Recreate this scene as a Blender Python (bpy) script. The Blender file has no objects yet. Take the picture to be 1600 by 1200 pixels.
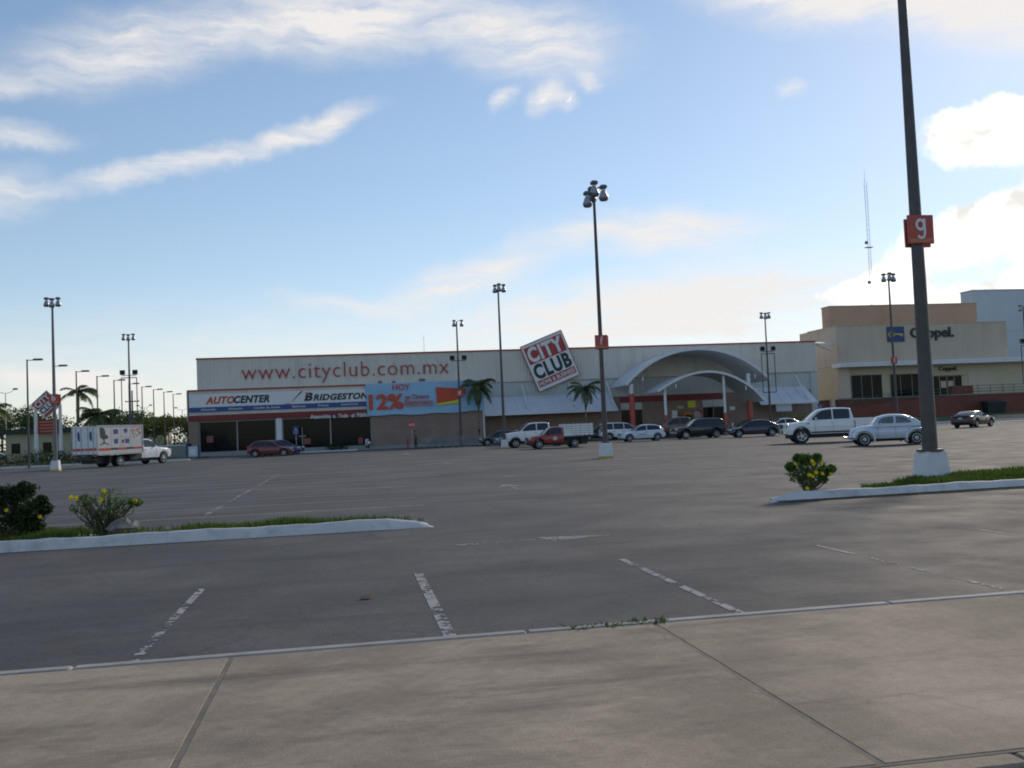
import bpy, math, random
from mathutils import Vector, Matrix
random.seed(7)
R = math.radians
scn = bpy.context.scene
col = scn.collection

# ------------------------------------------------------------------ camera
cam = bpy.data.cameras.new('camera')
cam.sensor_width = 36.0
cam.lens = 33.75
cam.clip_start = 0.05
cam.clip_end = 6000
camo = bpy.data.objects.new('camera', cam)
col.objects.link(camo)
camo.matrix_world = (Matrix.Translation((0, 0, 1.6)) @ Matrix.Rotation(R(-9.8), 4, 'Z')
                     @ Matrix.Rotation(math.pi/2 + math.atan(69/1500), 4, 'X') @ Matrix.Rotation(R(-2.45), 4, 'Z'))
scn.camera = camo
scn.cycles.filter_width = 1.9

# ------------------------------------------------------------------ light
SUN_AZ, SUN_EL = 44.0, 25.0          # from +Y towards +X
sun = bpy.data.lights.new('sun', 'SUN')
sun.energy = 1.5
sun.angle = R(10.0)
sun.color = (1.0, 0.86, 0.68)
suno = bpy.data.objects.new('sun', sun)
col.objects.link(suno)
sd = Vector((math.sin(R(SUN_AZ))*math.cos(R(SUN_EL)), math.cos(R(SUN_AZ))*math.cos(R(SUN_EL)), math.sin(R(SUN_EL))))
suno.rotation_euler = sd.to_track_quat('Z', 'Y').to_euler()
scn.view_settings.view_transform = 'Standard'
scn.view_settings.look = 'None'
scn.view_settings.exposure = 0.68
scn.view_settings.gamma = 1.0
scn.view_settings.use_curve_mapping = False

world = bpy.data.worlds.new('World')
scn.world = world
world.use_nodes = True
wn, wl = world.node_tree.nodes, world.node_tree.links
wn.clear()
world.cycles.sampling_method = 'MANUAL'
world.cycles.sample_map_resolution = 256
scn.cycles.max_bounces = 5
scn.cycles.diffuse_bounces = 3
scn.cycles.glossy_bounces = 3

def wnode(t, **kw):
    n = wn.new(t)
    for k, v in kw.items():
        setattr(n, k, v)
    return n

def wmath(op, a, b=None, clamp=False):
    n = wnode('ShaderNodeMath', operation=op, use_clamp=clamp)
    for i, v in enumerate((a, b)):
        if v is None: continue
        if isinstance(v, (int, float)): n.inputs[i].default_value = v
        else: wl.new(v, n.inputs[i])
    return n.outputs[0]

sky = wnode('ShaderNodeTexSky', sky_type='NISHITA', sun_disc=False)
sky.sun_elevation = R(SUN_EL)
sky.sun_rotation = R(SUN_AZ)
sky.air_density = 1.0
sky.dust_density = 0.15
sky.ozone_density = 1.5
tc = wnode('ShaderNodeTexCoord')
sep = wnode('ShaderNodeSeparateXYZ')
wl.new(tc.outputs['Generated'], sep.inputs[0])
az = wmath('MULTIPLY', wmath('ARCTAN2', sep.outputs[0], sep.outputs[1]), 180/math.pi)
el = wmath('MULTIPLY', wmath('ARCSINE', sep.outputs[2]), 180/math.pi)
comb = wnode('ShaderNodeCombineXYZ')
wl.new(az, comb.inputs[0]); wl.new(el, comb.inputs[1])
# warp the angular position so cloud outlines are ragged
nz = wnode('ShaderNodeTexNoise'); nz.inputs['Scale'].default_value = 0.33; nz.inputs['Detail'].default_value = 5; nz.inputs['Roughness'].default_value = 0.6
wl.new(comb.outputs[0], nz.inputs['Vector'])
off = wnode('ShaderNodeVectorMath', operation='SUBTRACT'); off.inputs[1].default_value = (0.5, 0.5, 0.5)
wl.new(nz.outputs['Color'], off.inputs[0])
sc = wnode('ShaderNodeVectorMath', operation='MULTIPLY'); sc.inputs[1].default_value = (3.0, 1.7, 0)
wl.new(off.outputs[0], sc.inputs[0])
warp = wnode('ShaderNodeVectorMath', operation='ADD')
wl.new(comb.outputs[0], warp.inputs[0]); wl.new(sc.outputs[0], warp.inputs[1])

def blob(u, v, su, sv, rot, wgt, soft=0.0):
    c, n = math.cos(R(rot)), math.sin(R(rot)); sq = []
    for a, b, k in ((c, n, su), (-n, c, sv)):
        d = wnode('ShaderNodeVectorMath', operation='DOT_PRODUCT'); d.inputs[1].default_value = (a/k, b/k, 0)
        wl.new(warp.outputs[0], d.inputs[0])
        t = wmath('SUBTRACT', d.outputs['Value'], (u*a+v*b)/k); sq.append(wmath('MULTIPLY', t, t))
    ln = wmath('SQRT', wmath('ADD', *sq))
    r = wnode('ShaderNodeMapRange', interpolation_type='SMOOTHSTEP')
    r.inputs['From Min'].default_value = 1.0; r.inputs['From Max'].default_value = soft
    r.inputs['To Min'].default_value = 0.0; r.inputs['To Max'].default_value = wgt
    wl.new(ln, r.inputs['Value'])
    return r.outputs[0]

def total(bl):
    s = bl[0]
    for b in bl[1:]:
        s = wmath('ADD', s, b)
    return s

# thin streaks of high cloud: the arc along the top, the long streak on the left, the veil low in the middle
cir = total([blob(-11, 21.4, 10, 2.9, 14, 1.15), blob(1, 23.4, 11, 3.0, 3, 1.5), blob(12, 22.2, 8, 3.2, -8, 1.35),
             blob(29, 23.4, 11, 3.2, -12, 2.3), blob(40, 20.4, 10, 3.8, -14, 2.3), blob(5, 28, 30, 4.5, 2, .9),
             blob(-1.2, 17.7, 5.0, 1.05, 19, 1.35), blob(-9.5, 15.3, 9.5, 1.0, 14, 1.25), blob(-17.5, 16.4, 4.5, 1.1, 0, 1.0),
             blob(-19, 13.2, 5.0, 2.0, 10, .95), blob(-19, 18.6, 6, 1.0, 8, .7),
             blob(8, 9.2, 9, 1.9, 17, 1.15), blob(19, 11.0, 10, 2.0, -3, 1.35), blob(20, 7.0, 17, 3.0, 3, 1.5),
             blob(0, 7.6, 6, .9, -12, .55), blob(-15, 3.7, 7, 1.0, -4, 1.1), blob(70, 22, 24, 7, -10, .8), blob(12, 2, 70, 8, 0, 1.1),
             blob(10.0, 19.1, 1.3, .8, 20, 1.0), blob(12.4, 19.0, 1.7, 1.2, 30, 1.15), blob(13.8, 18.8, 1.2, .9, 0, 1.0), blob(15.2, 19.8, 1.1, .8, -30, .8), blob(26.9, 18.3, 1.2, .8, 0, .9)])
fine = wnode('ShaderNodeTexNoise'); fine.inputs['Scale'].default_value = 1.0; fine.inputs['Detail'].default_value = 6; fine.inputs['Roughness'].default_value = 0.62
mp = wnode('ShaderNodeMapping'); mp.inputs['Scale'].default_value = (0.2, 1.15, 1); mp.inputs['Rotation'].default_value = (0, 0, R(-10))
wl.new(warp.outputs[0], mp.inputs['Vector']); wl.new(mp.outputs[0], fine.inputs['Vector'])
fr = wnode('ShaderNodeMapRange'); fr.inputs['From Min'].default_value = .32; fr.inputs['From Max'].default_value = .74
fr.inputs['To Min'].default_value = .34; fr.inputs['To Max'].default_value = 1.1
wl.new(fine.outputs['Fac'], fr.inputs['Value'])
cirrus = wmath('MULTIPLY', cir, fr.outputs[0], True)
# heaped clouds on the right and a few small puffs
cum = total([blob(36.2, 14.5, 5.0, 2.9, 3, 1.5), blob(40, 14.2, 5, 3.0, 0, 1.5), blob(34.5, 9.2, 5.5, 2.7, 10, 1.3), blob(39, 9.8, 5.5, 3.8, 8, 1.5),
             blob(30, 7.0, 5, 1.9, 12, 1.1), blob(36, 5.6, 9, 2.6, 0, 1.3), blob(48, 9, 11, 6, 0, 1.4), blob(85, 8, 24, 5, 0, 1.2),
             blob(12.3, 18.95, .9, .8, 40, .75), blob(13.7, 18.8, .7, .55, 0, .75), blob(10.0, 19.1, .8, .5, 20, .7), blob(-75, 7, 24, 3.5, 0, 1.1), blob(160, 9, 30, 4, 0, 1.2)])
puff = wnode('ShaderNodeTexNoise'); puff.inputs['Scale'].default_value = 0.62; puff.inputs['Detail'].default_value = 6; puff.inputs['Roughness'].default_value = 0.6
wl.new(comb.outputs[0], puff.inputs['Vector'])
cden = wnode('ShaderNodeMapRange', interpolation_type='SMOOTHSTEP'); cden.inputs['From Min'].default_value = .38; cden.inputs['From Max'].default_value = .8
wl.new(wmath('MULTIPLY', cum, wmath('ADD', puff.outputs['Fac'], .25)), cden.inputs['Value'])
# grey bellies of the heaped clouds
bel = wnode('ShaderNodeMapRange'); bel.inputs['From Min'].default_value = .42; bel.inputs['From Max'].default_value = .66
puff2 = wnode('ShaderNodeTexNoise'); puff2.inputs['Scale'].default_value = 0.4; puff2.inputs['Detail'].default_value = 3
wl.new(warp.outputs[0], puff2.inputs['Vector']); wl.new(puff2.outputs['Fac'], bel.inputs['Value'])
cc = wnode('ShaderNodeMixRGB'); cc.inputs[1].default_value = (10.5, 10.2, 9.6, 1); cc.inputs[2].default_value = (5.5, 5.35, 4.9, 1)
wl.new(bel.outputs[0], cc.inputs[0])
# tone compression of the sky colour: evens out the clear-air sky so the side near the sun does not burn out
den = wnode('ShaderNodeVectorMath', operation='MULTIPLY_ADD'); den.inputs[1].default_value = (1/15, 1/18, 1/24); den.inputs[2].default_value = (1, 1, 1)
wl.new(sky.outputs[0], den.inputs[0])
skyc = wnode('ShaderNodeVectorMath', operation='DIVIDE')
wl.new(sky.outputs[0], skyc.inputs[0]); wl.new(den.outputs[0], skyc.inputs[1])
m1 = wnode('ShaderNodeMixRGB'); m1.inputs[2].default_value = (5.6, 5.4, 5.25, 1)
wl.new(wmath('MULTIPLY', cirrus, .95), m1.inputs[0]); wl.new(skyc.outputs[0], m1.inputs[1])
m2 = wnode('ShaderNodeMixRGB')
wl.new(wmath('MULTIPLY', cden.outputs[0], .92), m2.inputs[0]); wl.new(m1.outputs[0], m2.inputs[1]); wl.new(cc.outputs[0], m2.inputs[2])
bg = wnode('ShaderNodeBackground'); bg.inputs['Strength'].default_value = 0.10
wo = wnode('ShaderNodeOutputWorld')
wl.new(m2.outputs[0], bg.inputs['Color']); wl.new(bg.outputs[0], wo.inputs['Surface'])

# ------------------------------------------------------------------ materials
def mat(name, c, rough=.55, metal=0, var=.12, scale=2.5, bump=0, bscale=40, coat=0, spec=.5, dirt=None, dscale=.6, trans=0, stretch=0):
    m = bpy.data.materials.new(name); m.use_nodes = True
    n, l = m.node_tree.nodes, m.node_tree.links
    b = n['Principled BSDF']
    b.inputs['Roughness'].default_value = rough; b.inputs['Metallic'].default_value = metal
    b.inputs['Specular IOR Level'].default_value = spec; b.inputs['Coat Weight'].default_value = coat
    b.inputs['Coat Roughness'].default_value = .06
    t = n.new('ShaderNodeTexCoord')
    z = n.new('ShaderNodeTexNoise'); z.inputs['Scale'].default_value = scale; z.inputs['Detail'].default_value = 6; z.inputs['Roughness'].default_value = .6
    l.new(t.outputs['Object'], z.inputs['Vector'])
    r = n.new('ShaderNodeMapRange'); r.inputs['From Min'].default_value = .3; r.inputs['From Max'].default_value = .7
    l.new(z.outputs['Fac'], r.inputs['Value'])
    mx = n.new('ShaderNodeMixRGB')
    mx.inputs[1].default_value = (*[x*(1-var) for x in c], 1); mx.inputs[2].default_value = (*[min(1, x*(1+var)) for x in c], 1)
    l.new(r.outputs[0], mx.inputs[0])
    out = mx.outputs[0]
    if dirt:
        z2 = n.new('ShaderNodeTexNoise'); z2.inputs['Scale'].default_value = dscale; z2.inputs['Detail'].default_value = 8; z2.inputs['Roughness'].default_value = .7
        if stretch:
            mp_ = n.new('ShaderNodeMapping'); mp_.inputs['Scale'].default_value = (1, 1, stretch); l.new(t.outputs['Object'], mp_.inputs['Vector']); l.new(mp_.outputs[0], z2.inputs['Vector'])
        else: l.new(t.outputs['Object'], z2.inputs['Vector'])
        r2 = n.new('ShaderNodeMapRange'); r2.inputs['From Min'].default_value = .5; r2.inputs['From Max'].default_value = .75; r2.inputs['To Max'].default_value = .7
        l.new(z2.outputs['Fac'], r2.inputs['Value'])
        m2 = n.new('ShaderNodeMixRGB'); m2.inputs[2].default_value = (*dirt, 1)
        l.new(r2.outputs[0], m2.inputs[0]); l.new(out, m2.inputs[1]); out = m2.outputs[0]
    l.new(out, b.inputs['Base Color'])
    if bump:
        z3 = n.new('ShaderNodeTexNoise'); z3.inputs['Scale'].default_value = bscale; z3.inputs['Detail'].default_value = 5
        l.new(t.outputs['Object'], z3.inputs['Vector'])
        bp = n.new('ShaderNodeBump'); bp.inputs['Strength'].default_value = bump; bp.inputs['Distance'].default_value = .02
        l.new(z3.outputs['Fac'], bp.inputs['Height']); l.new(bp.outputs[0], b.inputs['Normal'])
    return m

def leafmat(name, c1, c2, trans=.35):
    m = bpy.data.materials.new(name); m.use_nodes = True
    n, l = m.node_tree.nodes, m.node_tree.links
    b = n['Principled BSDF']; b.inputs['Roughness'].default_value = .65; b.inputs['Specular IOR Level'].default_value = .2
    g = n.new('ShaderNodeNewGeometry')
    mx = n.new('ShaderNodeMixRGB'); mx.inputs[1].default_value = (*c1, 1); mx.inputs[2].default_value = (*c2, 1)
    l.new(g.outputs['Random Per Island'], mx.inputs[0]); l.new(mx.outputs[0], b.inputs['Base Color'])
    tr = n.new('ShaderNodeBsdfTranslucent'); l.new(mx.outputs[0], tr.inputs['Color'])
    ms = n.new('ShaderNodeMixShader'); ms.inputs[0].default_value = trans
    l.new(b.outputs[0], ms.inputs[1]); l.new(tr.outputs[0], ms.inputs[2]); l.new(ms.outputs[0], n['Material Output'].inputs['Surface'])
    return m

def brickmat(name, c1, c2, mortar, w=.24, h=.08):
    m = bpy.data.materials.new(name); m.use_nodes = True
    n, l = m.node_tree.nodes, m.node_tree.links
    b = n['Principled BSDF']; b.inputs['Roughness'].default_value = .8
    t = n.new('ShaderNodeTexCoord'); mp = n.new('ShaderNodeMapping'); mp.inputs['Rotation'].default_value = (R(90), 0, 0)
    l.new(t.outputs['Object'], mp.inputs['Vector'])
    k = n.new('ShaderNodeTexBrick'); k.inputs['Scale'].default_value = 1
    k.inputs['Color1'].default_value = (*c1, 1); k.inputs['Color2'].default_value = (*c2, 1); k.inputs['Mortar'].default_value = (*mortar, 1)
    k.inputs['Brick Width'].default_value = w; k.inputs['Row Height'].default_value = h; k.inputs['Mortar Size'].default_value = .008
    l.new(mp.outputs[0], k.inputs['Vector'])
    z = n.new('ShaderNodeTexNoise'); z.inputs['Scale'].default_value = .7; z.inputs['Detail'].default_value = 8
    l.new(t.outputs['Object'], z.inputs['Vector'])
    mx = n.new('ShaderNodeMixRGB', ); mx.blend_type = 'MULTIPLY'; mx.inputs[0].default_value = .6
    l.new(k.outputs['Color'], mx.inputs[1])
    rr = n.new('ShaderNodeMapRange'); rr.inputs['To Min'].default_value = .5; rr.inputs['To Max'].default_value = 1.4
    l.new(z.outputs['Fac'], rr.inputs['Value']); l.new(rr.outputs[0], mx.inputs[2])
    l.new(mx.outputs[0], b.inputs['Base Color'])
    bp = n.new('ShaderNodeBump'); bp.inputs['Strength'].default_value = .5; bp.inputs['Distance'].default_value = .01; bp.invert = True
    l.new(k.outputs['Fac'], bp.inputs['Height']); l.new(bp.outputs[0], b.inputs['Normal'])
    return m

def groundmat(name, base, patch, streak, rough=.85, sx=.05, sy=.5, fine=60, amt=.5, crack=0, ps=.16, spk=.28, ss=1.6, mid=.06):
    """tarmac or concrete: speckle, broad patches of wear, drawn-out tyre or water streaks, hairline cracks"""
    m = bpy.data.materials.new(name); m.use_nodes = True
    n, l = m.node_tree.nodes, m.node_tree.links
    b = n['Principled BSDF']; b.inputs['Specular IOR Level'].default_value = .35
    t = n.new('ShaderNodeTexCoord')
    def noise(scale, detail, vec=None, rough=.6):
        z = n.new('ShaderNodeTexNoise'); z.inputs['Scale'].default_value = scale; z.inputs['Detail'].default_value = detail; z.inputs['Roughness'].default_value = rough
        l.new(vec or t.outputs['Object'], z.inputs['Vector']); return z.outputs['Fac']
    def ramp(v, a, c, lo, hi):
        r = n.new('ShaderNodeMapRange'); r.inputs['From Min'].default_value = a; r.inputs['From Max'].default_value = c
        r.inputs['To Min'].default_value = lo; r.inputs['To Max'].default_value = hi; l.new(v, r.inputs['Value']); return r.outputs[0]
    def mix(f, a, c, bl='MIX'):
        x = n.new('ShaderNodeMixRGB'); x.blend_type = bl
        for i, v in ((0, f), (1, a), (2, c)):
            if isinstance(v, (int, float)): x.inputs[i].default_value = v
            elif isinstance(v, tuple): x.inputs[i].default_value = (*v, 1)
            else: l.new(v, x.inputs[i])
        return x.outputs[0]
    c = mix(ramp(noise(ps, 7, rough=.65), .44, .58, 0, amt), base, patch)
    mp = n.new('ShaderNodeMapping'); mp.inputs['Scale'].default_value = (sx, sy, 1); l.new(t.outputs['Object'], mp.inputs['Vector'])
    c = mix(ramp(noise(ss, 8, mp.outputs[0], .7), .5, .7, 0, .85), c, streak)
    c = mix(ramp(noise(1.1, 9, rough=.75), .53, .72, 0, .5), c, tuple(x*.62 for x in base))
    sp = ramp(noise(fine, 3, rough=.7), .3, .7, 1-spk, 1+spk)
    c = mix(1.0, c, sp, 'MULTIPLY')
    c = mix(1.0, c, ramp(noise(11, 4, rough=.75), .3, .7, 1-mid, 1+mid), 'MULTIPLY')
    if crack:
        v = n.new('ShaderNodeTexVoronoi'); v.feature = 'DISTANCE_TO_EDGE'; v.inputs['Scale'].default_value = crack
        wv = n.new('ShaderNodeVectorMath'); wv.operation = 'ADD'
        nz_ = n.new('ShaderNodeTexNoise'); nz_.inputs['Scale'].default_value = 1.5; nz_.inputs['Detail'].default_value = 6
        l.new(t.outputs['Object'], nz_.inputs['Vector']); l.new(t.outputs['Object'], wv.inputs[0]); l.new(nz_.outputs['Color'], wv.inputs[1]); l.new(wv.outputs[0], v.inputs['Vector'])
        gate = ramp(noise(.5, 3), .5, .62, 0, .7)
        ln = n.new('ShaderNodeMath'); ln.operation = 'MULTIPLY'; l.new(ramp(v.outputs['Distance'], .0, .012, 1, 0), ln.inputs[0]); l.new(gate, ln.inputs[1])
        c = mix(ln.outputs[0], c, tuple(x*.35 for x in base))
    l.new(c, b.inputs['Base Color'])
    l.new(ramp(noise(.8, 5), .3, .7, rough-.1, min(1, rough+.1)), b.inputs['Roughness'])
    bp = n.new('ShaderNodeBump'); bp.inputs['Strength'].default_value = .5; bp.inputs['Distance'].default_value = .006
    l.new(noise(fine*1.5, 4), bp.inputs['Height']); l.new(bp.outputs[0], b.inputs['Normal'])
    return m

M = {}
M['asphalt'] = groundmat('asphalt', (.073, .071, .071), (.122, .113, .104), (.042, .041, .042), amt=.85, crack=.35, ps=.22, spk=.4, mid=.2, sx=.07, sy=.55, ss=1.3)
M['road'] = groundmat('road_asphalt', (.05, .05, .05), (.07, .068, .065), (.04, .04, .04))
M['concrete'] = groundmat('pavement_concrete', (.39, .312, .225), (.265, .212, .158), (.14, .117, .094), rough=.9, sx=.3, sy=1.9, fine=70, amt=.9, crack=.3, ps=.7, spk=.2, ss=1.3, mid=.12)
M['pale_concrete'] = groundmat('pale_concrete', (.42, .41, .4), (.33, .32, .31), (.28, .27, .26), rough=.9)
M['terrain'] = groundmat('terrain', (.09, .11, .045), (.16, .13, .08), (.07, .1, .03), rough=.95, fine=8)
M['joint'] = mat('joint_filler', (.2, .165, .125), .9, var=.3, scale=5)
M['kerb_edge'] = mat('kerb_edge', (.36, .33, .3), .85, var=.2, scale=3, bump=.3, dirt=(.2, .18, .16), dscale=2)
M['kerb'] = mat('white_kerb_paint', (.66, .62, .58), .75, var=.08, scale=2, bump=.25, bscale=25, dirt=(.27, .26, .25), dscale=2.6)
M['line'] = mat('worn_line_paint', (.34, .33, .32), .85, var=.25, scale=6, dirt=(.10, .095, .09), dscale=2.2)
M['soil'] = mat('soil', (.075, .055, .035), .95, var=.4, scale=6, bump=.6)
M['grass'] = leafmat('grass_blade', (.045, .085, .015), (.11, .16, .03), .4)
M['leaf_dark'] = leafmat('dark_leaf', (.022, .04, .014), (.05, .075, .024), .25)
M['leaf'] = leafmat('shrub_leaf', (.055, .11, .03), (.14, .22, .06), .4)
M['tree_leaf'] = leafmat('tree_leaf', (.03, .055, .018), (.075, .11, .035), .3)
M['tree_leaf2'] = leafmat('olive_tree_leaf', (.06, .08, .02), (.12, .14, .035), .35)
M['palm_leaf'] = leafmat('palm_leaf', (.09, .11, .045), (.19, .22, .09), .4)
M['petal'] = leafmat('yellow_petal', (.75, .55, .01), (.85, .68, .03), .3)
M['bark'] = mat('bark', (.12, .09, .065), .9, var=.35, scale=8, bump=.6)
M['palm_bark'] = mat('palm_bark', (.2, .175, .145), .9, var=.3, scale=6, bump=.6)
M['rock'] = mat('limestone_rock', (.2, .19, .17), .9, var=.4, scale=5, bump=.8, bscale=12)
M['mast'] = mat('brown_mast_paint', (.085, .075, .072), .5, var=.2, scale=3, metal=.2, dirt=(.13, .10, .08), dscale=2.5, stretch=.2)
M['mast_light'] = mat('grey_mast_paint', (.17, .16, .17), .5, var=.15, metal=.2)
M['bell'] = mat('bell_reflector', (.42, .42, .43), .3, metal=.3, var=.05)
M['lens'] = mat('lamp_lens', (.2, .16, .2), .2, var=.1)
M['ballast'] = mat('ballast_box', (.12, .12, .13), .5, var=.1)
M['block'] = mat('white_block_paint', (.72, .72, .72), .75, var=.08, bump=.2, bscale=20, dirt=(.45, .44, .42), dscale=2)
M['yellow_paint'] = mat('yellow_block_paint', (.62, .36, .05), .75, var=.2, scale=5)
M['sign_red'] = mat('sign_red', (.5, .075, .055), .45, var=.08)
M['sign_orange'] = mat('sign_orange_strip', (.62, .2, .1), .5, var=.15)
M['sign_white'] = mat('sign_white', (.78, .78, .77), .5, var=.04)
M['letter_red'] = mat('letter_red', (.42, .05, .04), .5, var=.08)
M['letter_orange'] = mat('letter_orange', (.6, .075, .03), .5, var=.08)
M['letter_dark'] = mat('letter_dark', (.02, .035, .04), .5, var=.1)
M['navy_print'] = mat('navy_print', (.03, .06, .2), .5, var=.1)
M['clad'] = mat('ribbed_cladding', (.68, .63, .56), .5, var=.05, scale=.6, dirt=(.46, .43, .38), dscale=.9, stretch=.1)
M['clad_low'] = mat('lower_cladding', (.52, .54, .52), .5, var=.05, scale=.6)
M['trim_red'] = mat('red_trim', (.42, .06, .035), .5, var=.1)
M['band_red'] = mat('dark_red_band', (.22, .03, .03), .6, var=.12)
M['brick'] = brickmat('store_brick', (.34, .22, .165), (.25, .165, .13), (.3, .26, .23))
M['brick_red'] = brickmat('red_block', (.22, .07, .048), (.18, .055, .04), (.13, .065, .052), .4, .2)
M['white_metal'] = mat('white_sheet_metal', (.72, .73, .75), .4, var=.04, dirt=(.55, .55, .55), dscale=.8)
M['box_panel'] = mat('truck_box_panel', (.55, .53, .53), .45, var=.06, dirt=(.42, .4, .39), dscale=1.2)
M['white_paint'] = mat('white_paint', (.75, .75, .74), .6, var=.05)
M['grey_roof'] = mat('roofing', (.3, .3, .3), .8)
M['glass'] = mat('shop_glass', (.010, .010, .012), .08, var=.2, spec=.12)
M['frame'] = mat('window_frame', (.28, .27, .25), .45, var=.08)
M['plinth'] = mat('plinth_concrete', (.3, .31, .29), .85, var=.12, bump=.2)
M['blue_panel'] = mat('banner_sky_blue', (.32, .54, .74), .55, var=.06, scale=.7)
M['blue_strip'] = mat('banner_blue_strip', (.035, .08, .28), .5, var=.05)
M['cream'] = mat('cream_render', (.6, .49, .38), .8, var=.05, scale=.5, dirt=(.44, .36, .28), dscale=.7, stretch=.12)
M['cream_low'] = mat('cream_shopfront', (.55, .48, .34), .8, var=.05, scale=.5)
M['orange_render'] = mat('orange_render', (.56, .36, .24), .8, var=.06, scale=.4, dirt=(.42, .22, .13), dscale=.2)
M['pale_blue'] = mat('pale_blue_cladding', (.56, .62, .68), .6, var=.04, scale=.4)
M['rail_green'] = mat('green_railing', (.03, .09, .06), .5)
M['yellow_sign'] = mat('yellow_sign', (.75, .68, .03), .5, var=.03)
M['rubber'] = mat('tyre_rubber', (.022, .022, .023), .8, var=.2, scale=8)
M['rim'] = mat('wheel_rim', (.5, .5, .5), .3, metal=.8, var=.06)
M['rim_steel'] = mat('hubcap_grey', (.5, .5, .5), .45, metal=.2, var=.08)
M['car_glass'] = mat('car_glass', (.02, .024, .028), .04, var=.1, spec=.6)
M['clear_glass'] = mat('light_car_glass', (.12, .145, .16), .04, var=.3, scale=4, spec=.7)
M['trim_black'] = mat('black_plastic', (.025, .025, .027), .55, var=.1)
M['chrome'] = mat('chrome', (.6, .6, .6), .15, metal=1, var=.03)
M['lamp_clear'] = mat('headlamp', (.6, .6, .58), .1, var=.1, coat=1)
M['lamp_red'] = mat('tail_lamp', (.35, .02, .02), .15, var=.1, coat=1)
M['lamp_amber'] = mat('amber_lamp', (.6, .2, .03), .15, var=.1, coat=1)
M['plate'] = mat('number_plate', (.6, .6, .58), .5)
for k, c in dict(red=(.16, .015, .018), stake_red=(.27, .025, .02), blue=(.02, .035, .15), navy=(.014, .018, .045), black=(.012, .008, .010), white=(.8, .8, .8),
                 silver=(.35, .36, .37), dkgreen=(.02, .03, .035), beetle=(.6, .645, .71), paleblue=(.6, .66, .74), brown=(.16, .085, .06), suv=(.016, .018, .032), slate=(.12, .15, .2), burgundy=(.016, .006, .008)).items():
    M['p_'+k] = mat('paint_'+k, c, .32, var=.04, coat=.6)
M['skin'] = mat('skin', (.28, .15, .10), .6)
M['cloth_dark'] = mat('dark_cloth', (.018, .018, .022), .9)
M['cloth_grey'] = mat('grey_cloth', (.12, .1, .1), .9)
M['cloth_jeans'] = mat('denim', (.04, .07, .13), .9)
M['cloth_pink'] = mat('pink_cloth', (.35, .05, .12), .9)
M['hair'] = mat('hair', (.015, .012, .01), .7)
M['steel'] = mat('galvanised_steel', (.4, .41, .42), .4, metal=.6)
M['highway_green'] = mat('highway_green', (.02, .13, .08), .5)
M['post_grey'] = mat('post_grey', (.22, .22, .22), .6)
M['vend_orange'] = mat('orange_cabinet', (.5, .19, .03), .5)
M['beige_wall'] = mat('beige_wall', (.45, .41, .29), .85, var=.08, scale=.4)
M['dumpster'] = mat('dark_green_steel', (.012, .03, .028), .6)

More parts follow.
